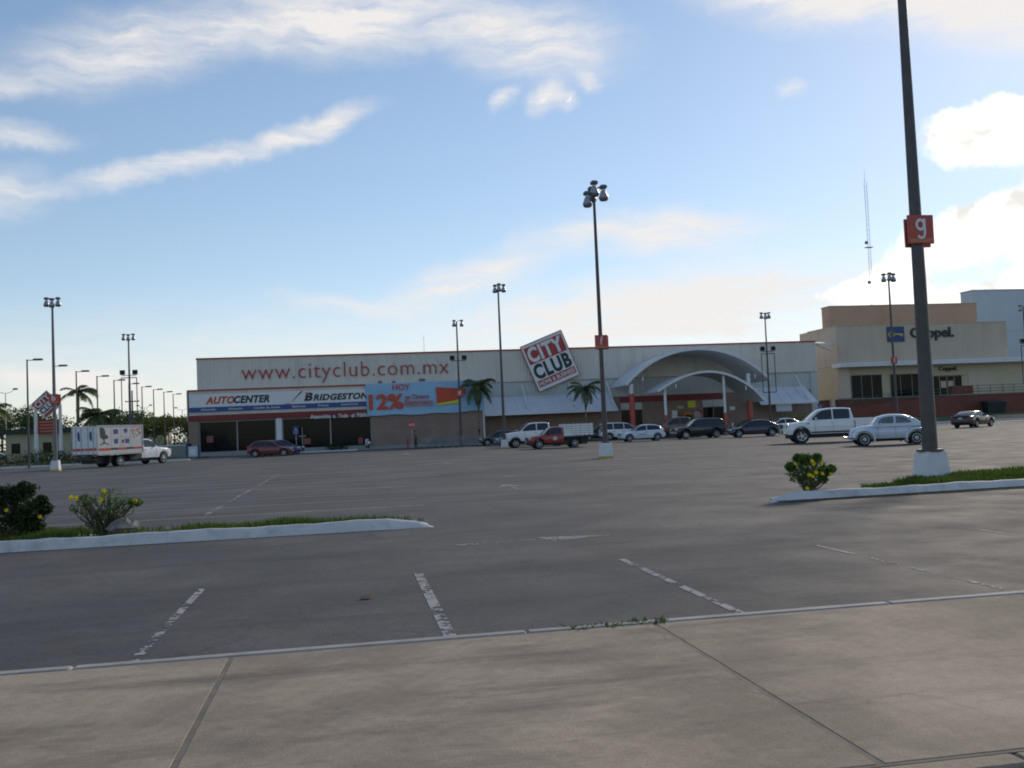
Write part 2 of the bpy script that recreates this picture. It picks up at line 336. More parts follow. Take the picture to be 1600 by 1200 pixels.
# ------------------------------------------------------------------ mesh helpers
class MB:
    def __init__(s): s.v = []; s.f = []
    def add(s, vs, fs):
        o = len(s.v); s.v += [tuple(p) for p in vs]; s.f += [tuple(i+o for i in f) for f in fs]; return s
    def box(s, x0, x1, y0, y1, z0, z1):
        return s.add([(x0, y0, z0), (x1, y0, z0), (x1, y1, z0), (x0, y1, z0), (x0, y0, z1), (x1, y0, z1), (x1, y1, z1), (x0, y1, z1)],
                     [(3, 2, 1, 0), (4, 5, 6, 7), (0, 1, 5, 4), (1, 2, 6, 5), (2, 3, 7, 6), (3, 0, 4, 7)])
    def cbox(s, c, d, b=0.0):
        """box by centre and size with chamfered upright and level edges"""
        x, y, z = c; a, e, h = d[0]/2, d[1]/2, d[2]/2
        if not b: return s.box(x-a, x+a, y-e, y+e, z-h, z+h)
        rings = []
        for zz, i in ((-h, b), (-h+b, 0), (h-b, 0), (h, b)):
            A, E2 = a-i, e-i; q = b
            rings.append([(x-A+q, y-E2, z+zz), (x+A-q, y-E2, z+zz), (x+A, y-E2+q, z+zz), (x+A, y+E2-q, z+zz),
                          (x+A-q, y+E2, z+zz), (x-A+q, y+E2, z+zz), (x-A, y+E2-q, z+zz), (x-A, y-E2+q, z+zz)])
        return s.loft(rings, True, True)
    def loft(s, rings, closed=True, caps=False):
        n = len(rings[0]); o = len(s.v)
        for r in rings: s.v += [tuple(p) for p in r]
        for i in range(len(rings)-1):
            for j in range(n if closed else n-1):
                k = (j+1) % n
                s.f.append((o+i*n+j, o+i*n+k, o+(i+1)*n+k, o+(i+1)*n+j))
        if caps:
            s.f.append(tuple(o+j for j in reversed(range(n)))); e = o+(len(rings)-1)*n
            s.f.append(tuple(e+j for j in range(n)))
        return s
    def cyl(s, p0, p1, r0, r1=None, n=10, caps=True):
        r1 = r0 if r1 is None else r1
        p0, p1 = Vector(p0), Vector(p1); q = (p1-p0).to_track_quat('Z', 'Y')
        rings = []
        for p, r in ((p0, r0), (p1, r1)):
            rings.append([p + q @ Vector((r*math.cos(2*math.pi*i/n), r*math.sin(2*math.pi*i/n), 0)) for i in range(n)])
        return s.loft(rings, True, caps)
    def tube(s, pts, r, n=8):
        pts = [Vector(p) for p in pts]; rings = []
        for i, p in enumerate(pts):
            d = (pts[min(i+1, len(pts)-1)]-pts[max(i-1, 0)]).normalized(); q = d.to_track_quat('Z', 'Y')
            rr = r[i] if isinstance(r, (list, tuple)) else r
            rings.append([p + q @ Vector((rr*math.cos(2*math.pi*j/n), rr*math.sin(2*math.pi*j/n), 0)) for j in range(n)])
        return s.loft(rings, True, True)
    def lathe(s, prof, c=(0, 0, 0), axis='Z', n=20):
        rings = []
        for r, h in prof:
            ring = []
            for i in range(n):
                a = 2*math.pi*i/n; u, w = r*math.cos(a), r*math.sin(a)
                ring.append((c[0]+u, c[1]+w, c[2]+h) if axis == 'Z' else (c[0]+u, c[1]+h, c[2]+w))
            rings.append(ring)
        return s.loft(rings, True, True)
    def prism(s, poly, a, b, plane='XZ'):
        """outline extruded from a to b along the third axis"""
        n = len(poly)
        def pt(p, t): return (p[0], t, p[1]) if plane == 'XZ' else ((p[0], p[1], t) if plane == 'XY' else (t, p[0], p[1]))
        o = len(s.v)
        s.v += [pt(p, a) for p in poly] + [pt(p, b) for p in poly]
        s.f.append(tuple(o+i for i in range(n))); s.f.append(tuple(o+n+i for i in reversed(range(n))))
        for i in range(n):
            j = (i+1) % n; s.f.append((o+i, o+n+i, o+n+j, o+j))
        return s
    def mesh(s, name, off=None):
        me = bpy.data.meshes.new(name)
        vs = s.v if off is None else [(p[0]-off[0], p[1]-off[1], p[2]-off[2]) for p in s.v]
        me.from_pydata(vs, [], s.f); me.update()
        return me
    def build(s, name, m, parent=None, smooth=False, off=None, fix=True):
        me = s.mesh(name, off)
        if fix:
            import bmesh
            bm = bmesh.new(); bm.from_mesh(me); bmesh.ops.recalc_face_normals(bm, faces=bm.faces[:]); bm.to_mesh(me); bm.free()
        if smooth:
            me.polygons.foreach_set('use_smooth', [True]*len(me.polygons)); me.set_sharp_from_angle(angle=R(smooth if smooth is not True else 40))
        return link(name, me, m, parent)

def link(name, me, m=None, parent=None):
    o = bpy.data.objects.new(name, me); col.objects.link(o)
    if m is not None:
        if len(me.materials) == 0: me.materials.append(M[m] if isinstance(m, str) else m)
    if parent is not None: o.parent = parent
    return o

def tag(o, label, cat, group=None):
    o['label'] = label; o['category'] = cat
    if group: o['group'] = group
    return o

def thing(name, label, cat, loc=(0, 0, 0), rz=0, group=None):
    o = bpy.data.objects.new(name, None); o.empty_display_size = .3; col.objects.link(o)
    o.location = loc; o.rotation_euler = (0, 0, R(rz))
    return tag(o, label, cat, group)

def struct(o): o['kind'] = 'structure'; return o

def copy_tree(o, parent=None):
    c = o.copy(); col.objects.link(c)
    if parent is not None: c.parent = parent
    for ch in list(o.children): copy_tree(ch, c)
    return c

def text(name, s, m, parent=None, x0=0, x1=None, z0=0, z1=1, y=0, bold=0, shear=0, depth=.02, space=1.0, rot=0, piv=None, off=(0, 0, 0)):
    """lettering fitted into the box x0..x1, z0..z1 on a plane facing -Y"""
    cu = bpy.data.curves.new(name, 'FONT'); cu.body = s; cu.size = 1; cu.offset = bold; cu.shear = shear; cu.space_character = space; cu.resolution_u = 3
    t = bpy.data.objects.new(name, cu); col.objects.link(t)
    bpy.context.view_layer.update()
    me = bpy.data.meshes.new_from_object(t.evaluated_get(bpy.context.evaluated_depsgraph_get()))
    bpy.data.objects.remove(t); bpy.data.curves.remove(cu)
    xs = [v.co.x for v in me.vertices]; ys = [v.co.y for v in me.vertices]
    ax, bx, ay, by = min(xs), max(xs), min(ys), max(ys)
    kz = (z1-z0)/(by-ay); kx = kz if x1 is None else (x1-x0)/(bx-ax)
    V = []
    for v in me.vertices:
        X = x0+(v.co.x-ax)*kx; Z = z0+(v.co.y-ay)*kz
        if rot:
            c, sn = math.cos(rot), math.sin(rot); dx, dz = X-piv[0], Z-piv[1]; X, Z = piv[0]+dx*c-dz*sn, piv[1]+dx*sn+dz*c
        V.append((X, Z))
    n = len(V); F = [tuple(p.vertices) for p in me.polygons]
    mb = MB(); mb.v = [(p[0]-off[0], y-off[1]-depth, p[1]-off[2]) for p in V]+[(p[0]-off[0], y-off[1], p[1]-off[2]) for p in V]
    cnt = {}
    for f in F:
        for i in range(len(f)):
            a, b = f[i], f[(i+1) % len(f)]
            cnt[(a, b)] = 1
    mb.f = list(F) + [tuple(i+n for i in reversed(f)) for f in F] + [(a, a+n, b+n, b) for (a, b) in cnt if (b, a) not in cnt]
    bpy.data.meshes.remove(me)
    return mb.build(name, m, parent, fix=False)

def smooth_line(pts, step):
    """samples of a Catmull-Rom curve through (x, z) points at even steps of x"""
    out = []; n = len(pts)
    x = pts[0][0]
    while x < pts[-1][0]-1e-6:
        i = max(k for k in range(n-1) if pts[k][0] <= x+1e-9)
        p1, p2 = pts[i], pts[i+1]; p0 = pts[i-1] if i else p1; p3 = pts[i+2] if i+2 < n else p2
        t = (x-p1[0])/(p2[0]-p1[0]); h = p2[0]-p1[0]
        m1 = (p2[1]-p0[1])/(p2[0]-p0[0])*h if i else (p2[1]-p1[1]); m2 = (p3[1]-p1[1])/(p3[0]-p1[0])*h if i+2 < n else (p2[1]-p1[1])
        d = (p2[1]-p1[1])/h*h
        lim = 3*abs(d); m1 = max(-lim, min(lim, m1)); m2 = max(-lim, min(lim, m2))
        if m1*d < 0: m1 = 0
        if m2*d < 0: m2 = 0
        z = (2*t**3-3*t*t+1)*p1[1]+(t**3-2*t*t+t)*m1+(-2*t**3+3*t*t)*p2[1]+(t**3-t*t)*m2
        out.append((x, z)); x += step
    out.append(pts[-1]); return out

def interp(pts, x):
    if x <= pts[0][0]: return pts[0][1]
    for a, b in zip(pts, pts[1:]):
        if x <= b[0]: return a[1]+(b[1]-a[1])*(x-a[0])/max(1e-9, b[0]-a[0])
    return pts[-1][1]

# ================================================================== SETTING
g = MB().add([(-3000, -600, -.16), (3000, -600, -.16), (3000, 4000, -.16), (-3000, 4000, -.16)], [(0, 1, 2, 3)]).build('terrain', 'terrain'); struct(g)
lot = MB().add([(-70, 7.05, 0), (58, 7.05, 0), (58, 104, 0), (-14, 104, 0), (-14, 87, 0), (-70, 87, 0), (120, 7.05, 0), (120, 92, 0), (58, 92, 0)],
               [(0, 1, 8, 2, 3, 4, 5), (1, 6, 7, 8)]).build('parking_lot', 'asphalt'); struct(lot)
road = MB().box(-60, 90, -20, 3.72, -.25, -.13).build('road', 'road'); struct(road)

def chips(mb, x0, x1, y0, y1, cell=.045, keep=.8, z=.004, seed=0):
    """a worn painted line: what is left of the paint, as ragged flakes"""
    rnd = random.Random(seed); cell *= .8; nx = max(2, round((x1-x0)/cell)); ny = max(2, round((y1-y0)/cell))
    dx, dy = (x1-x0)/nx, (y1-y0)/ny; lat = {}
    def field(x, y, f):
        x *= f; y *= f; a, b = math.floor(x), math.floor(y); u, v = x-a, y-b; u, v = u*u*(3-2*u), v*v*(3-2*v)
        q = [lat.setdefault((f, a+p, b+o), rnd.random()) for p, o in ((0, 0), (1, 0), (0, 1), (1, 1))]
        return (q[0]*(1-u)+q[1]*u)*(1-v)+(q[2]*(1-u)+q[3]*u)*v
    for i in range(nx):
        for j in range(ny):
            a, b = x0+i*dx, y0+j*dy
            w = .3*field(a, b, 2.2)+.35*field(a, b, 9)+.35*field(a, b, 28)
            if w < .3+.42*keep+rnd.uniform(-.1, .1):
                mb.add([(a, b, z), (a+dx*1.02, b, z), (a+dx*1.02, b+dy*1.02, z), (a, b+dy*1.02, z)], [(0, 1, 2, 3)])
    return mb

for i, (x, w, y1, kp) in enumerate(((-1.62, .075, 10.95, .62), (.73, .10, 11.0, .72), (3.13, .08, 11.05, .62), (5.63, .06, 11.1, .55), (8.15, .05, 11.6, .5), (-4.0, .075, 10.9, .6), (10.5, .05, 11.4, .5))):
    chips(MB(), x-w/2, x+w/2, 7.2, y1, .03, kp, seed=i+1).build('stall_line', 'line', lot, fix=False)
k = 0
for cx, ya, yb in ((-19.0, 24, 66), (-3.1, 21.2, 66), (12.8, 24.2, 66), (28.7, 22.0, 72), (44.6, 24, 72)):
    y = ya
    while y < yb:
        if not (cx == 12.8 and 42 < y < 46):
            mb = MB(); k += 1
            if y < 34 and -12 < cx < 30: chips(mb, cx-4.8, cx+4.7, y-.05, y+.05, .06, .5 if cx > 0 else 1.15, seed=k+50)
            else: mb.add([(cx-4.8, y-.05, .004), (cx+4.7, y-.05, .004), (cx+4.7, y+.05, .004), (cx-4.8, y+.05, .004)], [(0, 1, 2, 3)])
            mb.build('stall_line', 'line', lot, fix=False)
        y += 2.6 if cx != 12.8 else 2.45
    if cx in (-3.1, 12.8): chips(MB(), cx-.06, cx+.06, ya-.3, 44, .06, .4, z=.008, seed=k+900).build('centre_line', 'line', lot, fix=False)
# arrows
def arrow(pts, seed):
    def inside(x, y):
        c = False
        for (xa, ya), (xb, yb) in zip(pts, pts[1:]+pts[:1]):
            if (ya > y) != (yb > y) and x < (xb-xa)*(y-ya)/(yb-ya)+xa: c = not c
        return c
    rnd = random.Random(seed); mb = MB(); d = .035 if seed < 3 else .12; y = min(p[1] for p in pts)
    while y < max(p[1] for p in pts):
        x = min(p[0] for p in pts)
        while x < max(p[0] for p in pts):
            if inside(x+d/2, y+d/2) and rnd.random() < .45+.4*math.sin(x*3.1+y*5):
                mb.add([(x, y, .005), (x+d*1.1, y, .005), (x+d*1.1, y+d*1.1, .005), (x, y+d*1.1, .005)], [(0, 1, 2, 3)])
            x += d
        y += d
    mb.build('arrow_marking', 'line', lot, fix=False)
arrow([(1.43, 13.36), (2.75, 13.38), (2.62, 13.18), (3.75, 13.5), (2.62, 13.75), (2.75, 13.53), (1.43, 13.5)], 1)
arrow([(4.28, 24.6), (4.4, 24.6), (4.4, 26.0), (4.85, 25.6), (4.36, 27.4), (3.85, 25.6), (4.28, 26.0)], 2)
arrow([(3.3, 47.2), (4.6, 47.2), (4.6, 46.6), (5.2, 47.7), (4.6, 48.7), (4.6, 48.1), (3.3, 48.1)], 3)
arrow([(4.2, 70.0), (4.35, 70.0), (4.35, 72.5), (4.9, 72.0), (4.3, 75), (3.7, 72.0), (4.2, 72.5)], 4)
# pavement in the foreground: slabs with filled joints, an edging strip and a kerb
pav = MB().box(-60, 90, 3.84, 6.99, -.12, .0965).build('pavement', 'joint'); struct(pav)
xj = [-13.05, -10.0, -6.95, -3.9, -.85, 2.2, 5.25, 8.3, 11.35, 14.4, 17.45]
for a, b in zip(xj, xj[1:]):
    MB().cbox(((a+b)/2, 5.415, .05), (b-a-.034, 3.1, .1), .004).build('slab', 'concrete', pav)
xx = -14.0; i = 0
while xx < 18:
    L = 2.9 if i % 2 else 3.15; i += 1
    MB().cbox((xx+L/2, 7.045, -.03), (L-.012, .105, .27), .012).build('edging_stone', 'kerb_edge', pav); xx += L
xx = -14.0
while xx < 18:
    MB().cbox((xx+1.2, 3.772, -.04), (2.392, .135, .276), .012).build('kerb_stone', 'concrete', pav); xx += 2.4

# planted islands with whitewashed kerbs
def outline(x0, x1, y0, y1, r, inset=0, n=8):
    x0 += inset; x1 -= inset; y0 += inset; y1 -= inset; r = max(.05, r-inset); pts = []
    for cx, cy, a in ((x1-r, y0+r, -90), (x1-r, y1-r, 0), (x0+r, y1-r, 90), (x0+r, y0+r, 180)):
        for i in range(n+1):
            t = R(a+90*i/n); pts.append((cx+r*math.cos(t), cy+r*math.sin(t)))
    return pts

def round_poly(p, n=3):
    for _ in range(n):
        q = []
        for a, b in zip(p, p[1:]+p[:1]): q += [(a[0]*.8+b[0]*.2, a[1]*.8+b[1]*.2), (a[0]*.2+b[0]*.8, a[1]*.2+b[1]*.8)]
        p = q
    return p
def inset_poly(p, d):
    out = []; n = len(p)
    for i in range(n):
        a, b = Vector(p[i-1]), Vector(p[(i+1) % n]); t = (b-a).normalized(); out.append((p[i][0]-t.y*d, p[i][1]+t.x*d))
    return out
def in_poly(p, x, y):
    c = False
    for (xa, ya), (xb, yb) in zip(p, p[1:]+p[:1]):
        if (ya > y) != (yb > y) and x < (xb-xa)*(y-ya)/(yb-ya)+xa: c = not c
    return c
def island(poly, tip, label, seed):
    """outline runs counter-clockwise; the kerb stands full height on the driveway side, sinks to a strip behind and to nothing at the tip"""
    P = []
    for a, b in zip(poly, poly[1:]+poly[:1]):                       # even spacing along the long straight side
        n = max(1, int(math.hypot(b[0]-a[0], b[1]-a[1])/.5))
        P += [(a[0]+(b[0]-a[0])*k/n, a[1]+(b[1]-a[1])*k/n) for k in range(n)]
    P = round_poly(P, 2); cx, cy = sum(p[0] for p in P)/len(P), sum(p[1] for p in P)/len(P)
    t = thing('planted_island', label, 'island', (cx, cy, 0), 0, 'planted islands between the driveway and the stalls')
    fac = []; n = len(P)
    for i in range(n):
        a, b = Vector(P[i-1]), Vector(P[(i+1) % n]); d = (b-a).normalized(); front = max(0, min(1, .5+1.4*d.x*1.0))
        q = min(1, max(0, (math.hypot(P[i][0]-tip[0], P[i][1]-tip[1])-.03)/.75)); fac.append((.22+.78*front)*(.04+.96*q**.7))
    rings = []
    for ins, z in ((-.03, -.04), (0, .01), (.05, .10), (.10, .155), (.15, .17), (.2, .165), (.23, .10)):
        wob = lambda x: .007*math.sin(x*2.1+seed)+.006*math.sin(x*5.3+seed)+.004*math.sin(x*13)
        rings.append([(x, y, (z+(wob(x) if z > .05 else 0))*f if z > 0 else z) for (x, y), f in zip(inset_poly(P, ins), fac)])
    MB().loft(rings).build('kerb', 'kerb', t, True, off=t.location)
    o = inset_poly(P, .21); m_ = len(o)
    MB().add([(x, y, .12*f+.005) for (x, y), f in zip(o, fac)], [tuple(range(m_))]).build('soil_bed', 'soil', t, off=t.location)
    return o
PL = island([(1.45, 16.22), (1.1, 16.85), (-.5, 17.3), (-2.8, 17.75), (-5.1, 18.45), (-10, 20), (-32, 20), (-32, 16.2)], (1.45, 16.3), 'long tapering island with white kerb holding the dark shrub, left foreground', 1)
PR = island([(7.6, 17.0), (8.3, 16.98), (40, 16.98), (40, 24), (20, 21.6), (15.4, 20.3), (13.2, 20.2), (12.0, 19.6), (10.9, 18.3), (9.6, 17.75), (8.4, 17.3)], (7.62, 17.0), 'long tapering island with white kerb and grass under the tall g mast', 2)

def grass(name, label, x0, x1, y0, y1, n, h, seed, dens=None):
    rnd = random.Random(seed); mb = MB()
    for _ in range(n):
        x, y = rnd.uniform(x0, x1), rnd.uniform(y0, y1)
        if seed == 3 and -4.6 < x < -2.9 and rnd.random() < .75: continue
        if dens is not None and not in_poly(dens, x, y): continue
        d = .5+.35*math.sin(x*1.7+seed)*math.cos(y*2.3+x*.6)+.25*math.sin(x*4.9+y*3)
        if rnd.random() > .35+.65*d: continue
        hh = h*rnd.uniform(.5, 1.25)*(.6+.6*d); a = rnd.uniform(0, 6.28); w = rnd.uniform(.006, .014); lx, ly = rnd.gauss(0, .035), rnd.gauss(0, .035)
        c, s_ = math.cos(a)*w, math.sin(a)*w
        mb.add([(x-c, y-s_, .1), (x+c, y+s_, .1), (x+lx*.5+c*.6, y+ly*.5+s_*.6, .1+hh*.65), (x+lx, y+ly, .1+hh)], [(0, 1, 2), (0, 2, 3)])
    o = mb.build(name, 'grass', None, fix=False); tag(o, label, 'grass'); o['kind'] = 'stuff'; return o
grass('grass', 'short green grass growing along the island on the left', -9, 1.2, 16.3, 19.5, 52000, .125, 3, PL)
grass('grass', 'bright green grass growing around the white block of the g mast', 9.9, 17.5, 17.1, 21, 52000, .13, 4, PR)
o = grass('weeds', 'dark weeds growing in the edge of the pavement joint', 1.55, 2.35, 6.95, 7.1, 150, .035, 5)

def leafcloud(mb, n, pick, size, rnd, flat=.0):
    for _ in range(n):
        p, out = pick(rnd)
        d = (Vector((rnd.gauss(0, 1), rnd.gauss(0, 1), rnd.gauss(0, 1)))+Vector(out)*1.2).normalized()
        q = d.to_track_quat('Z', 'Y') @ Matrix.Rotation(rnd.uniform(0, 6.28), 3, 'Z').to_quaternion()
        s_ = size*rnd.uniform(.6, 1.35)
        P = [Vector(p)+q @ Vector(v) for v in ((-s_, 0, 0), (0, -s_*.42, s_*.12), (s_, 0, -s_*.15), (0, s_*.42, s_*.12))]
        mb.add(P, [(0, 1, 2, 3)])
    return mb

def lobes(cs):
    """pick points in the outer part of a set of ellipsoids"""
    def pick(rnd):
        c = rnd.choice(cs)
        v = Vector((rnd.gauss(0, 1), rnd.gauss(0, 1), rnd.gauss(0, 1))).normalized()
        r = rnd.uniform(.2, 1.0)**.5*(1+max(0, rnd.gauss(0, .2)))
        return (c[0]+v.x*c[3]*r, c[1]+v.y*c[3]*r, c[2]+v.z*c[4]*r), v
    return pick

flower_mesh = None
def flower():
    global flower_mesh
    if flower_mesh is None:
        mb = MB()
        for i in range(5):
            a = i*2*math.pi/5; c, s_ = math.cos(a), math.sin(a); c2, s2 = math.cos(a+.62), math.sin(a+.62); c3, s3 = math.cos(a-.62), math.sin(a-.62)
            mb.add([(0, 0, -.02), (.046*c3, .046*s3, .01), (.056*c, .056*s_, .004), (.046*c2, .046*s2, .01)], [(0, 1, 2, 3)])
        mb.lathe([(.0, -.06), (.012, -.04), (.02, -.005), (.006, -.01)], n=8)
        flower_mesh = mb.mesh('flower')
    return flower_mesh

def bush(name, label, loc, cs, n, size, m, stems, flowers, seed, group=None, fsize=.8):
    rnd = random.Random(seed); t = thing(name, label, 'shrub', loc, 0, group)
    sm = MB()
    for i in range(stems):
        c = rnd.choice(cs); a = rnd.uniform(0, 6.28); tip = (c[0]+rnd.gauss(0, .4)*c[3], c[1]+rnd.gauss(0, .4)*c[3], c[2]+rnd.uniform(0, .9)*c[4])
        b = (rnd.gauss(0, .06), rnd.gauss(0, .06), 0); md = [(b[k]*.6+tip[k]*.4+rnd.gauss(0, .05)) for k in range(3)]
        md2 = [(b[k]*.25+tip[k]*.75+rnd.gauss(0, .05)) for k in range(3)]
        sm.tube([b, md, md2, tip], [.016, .012, .008, .004], 5)
    sm.build('stems', 'bark', t, True)
    leafcloud(MB(), n, lobes(cs), size, rnd).build('foliage', m, t, fix=False)
    for p in flowers:
        f = link('flower', flower(), 'petal', t); f.location = p; f.rotation_euler = (rnd.uniform(.7, 1.6), rnd.uniform(-.4, .4), rnd.uniform(-.6, .6)); f.scale = (fsize,)*3
    return t
bush('dark_shrub', 'dense dark green shrub at the left edge of the picture', (-5.62, 17.5, .1),
     [(-.35, 0, .45, .42, .4), (.0, .05, .5, .36, .42), (.26, 0, .4, .27, .34), (-.1, .1, .72, .26, .17), (.2, 0, .82, .16, .12), (.5, 0, .48, .12, .09), (.46, 0, .62, .08, .06), (.34, -.05, .2, .16, .16), (-.3, 0, .84, .12, .08), (-.7, 0, .5, .4, .4)], 5600, .045, 'leaf_dark', 22,
     [(.02, -.38, .5), (.48, -.2, .36)], 11, fsize=.65)
bush('sparse_shrub', 'sparse twiggy shrub with a few yellow flowers beside the dark shrub', (-4.1, 17.25, .1),
     [(-.36, 0, .45, .2, .14), (-.12, 0, .38, .22, .18), (.08, .02, .62, .2, .18), (.3, 0, .5, .2, .12), (.5, 0, .52, .13, .07), (-.3, 0, .62, .13, .08), (.1, 0, .3, .25, .15)], 620, .038, 'leaf', 60,
     [(-.5, -.1, .66), (-.42, -.12, .64), (.02, -.1, .74), (.04, -.1, .66), (.52, -.12, .54), (-.02, -.15, .6)], 12)
bush('flowering_shrub', 'round green shrub with bright yellow flowers at the tip of the right island', (8.85, 17.62, .1),
     [(-.22, 0, .42, .2, .22), (.1, 0, .5, .24, .2), (0, 0, .24, .2, .22), (.36, 0, .4, .15, .1), (.5, 0, .44, .08, .06), (-.05, 0, .66, .15, .1), (-.36, 0, .52, .1, .09), (-.2, 0, .68, .08, .07), (.2, 0, .68, .09, .07), (.3, 0, .24, .1, .07)], 2500, .042, 'leaf', 30,
     [(-.36, -.2, .58), (-.05, -.28, .62), (-.02, -.28, .57), (.16, -.25, .56), (-.14, -.32, .36), (-.08, -.32, .33), (.0, -.32, .4), (.14, -.3, .37), (-.18, -.28, .1), (.38, -.18, .34)], 13, fsize=.8)
rk = MB(); rnd = random.Random(5)
rings = []
for i in range(7):
    z = i/6; r = math.sin(math.pi*(.12+.83*z))*.22
    rings.append([(r*math.cos(a)*rnd.uniform(.8, 1.25)*1.2, r*math.sin(a)*rnd.uniform(.8, 1.2), z*.26*rnd.uniform(.9, 1.1)) for a in [j*2*math.pi/11 for j in range(11)]])
rk.loft(rings, True, True)
o = rk.build('rock', 'rock', None); o.scale = (1.0, 1.0, 1.25); o.location = (-3.75, 17.05, .06); tag(o, 'rough pale limestone rock at the foot of the sparse shrub', 'rock')
for lx, ly, lz, nm, lb in ((.12, 9.55, .006, 'brown_leaf', 'curled brown leaf lying on the tarmac near the worn stall line'),):
    o = MB().loft([[(-.05, -.03, 0), (0, -.045, .012), (.05, -.03, .0)], [(-.06, 0, .02), (0, 0, .03), (.07, 0, .025)], [(-.05, .03, 0), (0, .05, .014), (.05, .03, 0)]], False).build(nm, mat('dry_leaf', (.35, .16, .08), .8), None, True)
    o.location = (lx, ly, lz); tag(o, lb, 'leaf')

# ================================================================== BIG STORE
def corr(x0, x1, z0, z1, y, pitch=.36, d=.05):
    xs = []; x = x0
    while x < x1-1e-6:
        for fx, dy in ((0, 0), (.55, 0), (.68, -d), (.87, -d)):
            q = x+fx*pitch
            if q < x1: xs.append((q, y+dy))
        x += pitch
    xs.append((x1, y))
    return MB().loft([[(a, b, z0) for a, b in xs], [(a, b, z1) for a, b in xs]], False)

def shell(pts, y0, y1, t):
    """a curved roof sheet of thickness t following (x, z) points, from y0 to y1"""
    rings = []
    for i, p in enumerate(pts):
        a, b = pts[max(0, i-1)], pts[min(len(pts)-1, i+1)]; d = Vector((b[0]-a[0], b[1]-a[1])).normalized(); nx, nz = -d.y*t, d.x*t
        rings.append([(p[0], y0, p[1]), (p[0], y1, p[1]), (p[0]+nx, y1, p[1]+nz), (p[0]+nx, y0, p[1]+nz)])
    return MB().loft(rings, True, True)

SO = (20.0, 108.0, 0.0)
st = thing('warehouse_store', 'long ribbed beige warehouse store with red roof trim and arched white entrance', 'store', SO)
def part(mb, name, m, parent=None, smooth=False): return mb.build(name, m, parent or st, smooth, off=SO)
part(MB().box(-15.8, 56.0, 108.12, 152, -.1, 10.35), 'building_shell', 'clad')
part(MB().box(-15.75, 55.95, 108.2, 151.9, 10.352, 10.4), 'roof', 'grey_roof')
part(corr(-15.9, 56.1, 6.9, 10.45, 108.0), 'upper_cladding', 'clad')
part(MB().box(-15.96, 56.16, 107.9, 108.3, 10.45, 10.62), 'roof_trim', 'trim_red')
part(MB().box(-15.96, -15.8, 108.31, 152, 10.4, 10.6), 'roof_trim', 'trim_red')
part(MB().box(15, 56.1, 107.93, 108.1, 6.82, 6.9), 'flashing', 'frame')
part(corr(14.8, 55.0, 4.75, 6.82, 108.06), 'lower_cladding', 'clad_low')
part(MB().box(14.8, 31.3, 107.98, 108.1, 0, 4.74), 'brick_base', 'brick')
part(MB().box(34.0, 41.3, 107.98, 108.1, 0, 4.0), 'brick_base', 'brick')
part(MB().box(44.05, 55.2, 107.98, 108.1, 0, 4.74), 'brick_base', 'brick')
part(MB().box(31.3, 44.05, 107.92, 108.09, 4.02, 4.72), 'entrance_band', 'band_red')
part(MB().box(55.2, 56.1, 107.95, 108.11, 0, 6.8), 'corner_pier', 'clad_low')
# window left of the entrance, and the sliding doors
def glazed(x0, x1, z0, z1, y, bars, name, m='glass', fm='frame', head=0, parent=None, off=None, w=.07):
    p = parent or st; off = off or SO
    f = MB(); f.box(x0, x1, y-.06, y+.06, z1-w, z1); f.box(x0, x1, y-.06, y+.06, z0, z0+w)
    for b in [x0+w/2, x1-w/2]+list(bars): f.box(b-w/2, b+w/2, y-.055, y+.055, z0+w, z1-w)
    fr_ = f.build(name, fm, p, off=off)
    if head: MB().box(x0+w, x1-w, y-.05, y-.01, z1-head, z1-w-.002).build('head_panel', 'clad_low', fr_, off=off)
    ed = [x0+w/2]+list(bars)+[x1-w/2]
    for a, b in zip(ed, ed[1:]): MB().box(a+w/2, b-w/2, y-.008, y+.008, z0+w, z1-w-head).build('pane', m, fr_, off=off)
    return fr_
glazed(31.3, 34.0, .3, 4.0, 108.0, [32.6], 'window', head=.8)
glazed(41.3, 44.05, .02, 4.0, 107.95, [42.65], 'entrance_door', head=.85)
# car-service annex: brick end pier, glazed bays, ribbed fascia with red soffit band
part(MB().box(-16.2, 14.6, 104.5, 108.05, 0, 6.8), 'annex_shell', 'clad')
part(corr(-16.3, 2.4, 4.3, 6.82, 104.0), 'annex_fascia', 'clad')
part(MB().box(-16.36, 2.45, 103.88, 104.3, 6.82, 6.98), 'annex_trim', 'trim_red')
part(MB().box(-16.4, -16.2, 104.0, 108, 3.7, 6.8), 'annex_side', 'clad')
part(MB().box(-16.3, 2.5, 103.86, 104.45, 3.72, 4.28), 'soffit_band', 'band_red')
part(MB().box(-16.3, -15.3, 103.95, 104.6, .35, 3.72), 'brick_pier', 'brick')
part(MB().box(2.55, 14.6, 103.95, 104.5, .3, 6.95), 'brick_wall', 'brick')
part(MB().box(-16.4, 14.7, 103.7, 104.48, -.05, .32), 'plinth', 'plinth')
part(MB().box(-7.42, -6.85, 103.98, 104.5, .33, 3.71), 'column', 'white_metal')
part(MB().box(14.6, 14.75, 103.9, 108, 0, 6.9), 'corner_post', 'white_metal')
glazed(-15.3, -7.42, .33, 3.7, 104.25, [-11.43], 'window_bay', w=.14)
glazed(-6.85, 2.55, .33, 3.7, 104.25, [-1.81], 'window_bay', w=.14)
for w_, a_, b_, z_ in (('Atención', -3.9, -1.75, 3.93), ('a', -1.5, -1.25, 3.8), ('Todo', -.95, .1, 3.9), ('el', .4, .75, 3.9), ('Público', 1.0, 2.45, 3.93)):
    text('soffit_word', w_, 'sign_white', st, a_, b_, 3.5, z_, 103.85, bold=.025, depth=.02, off=SO)
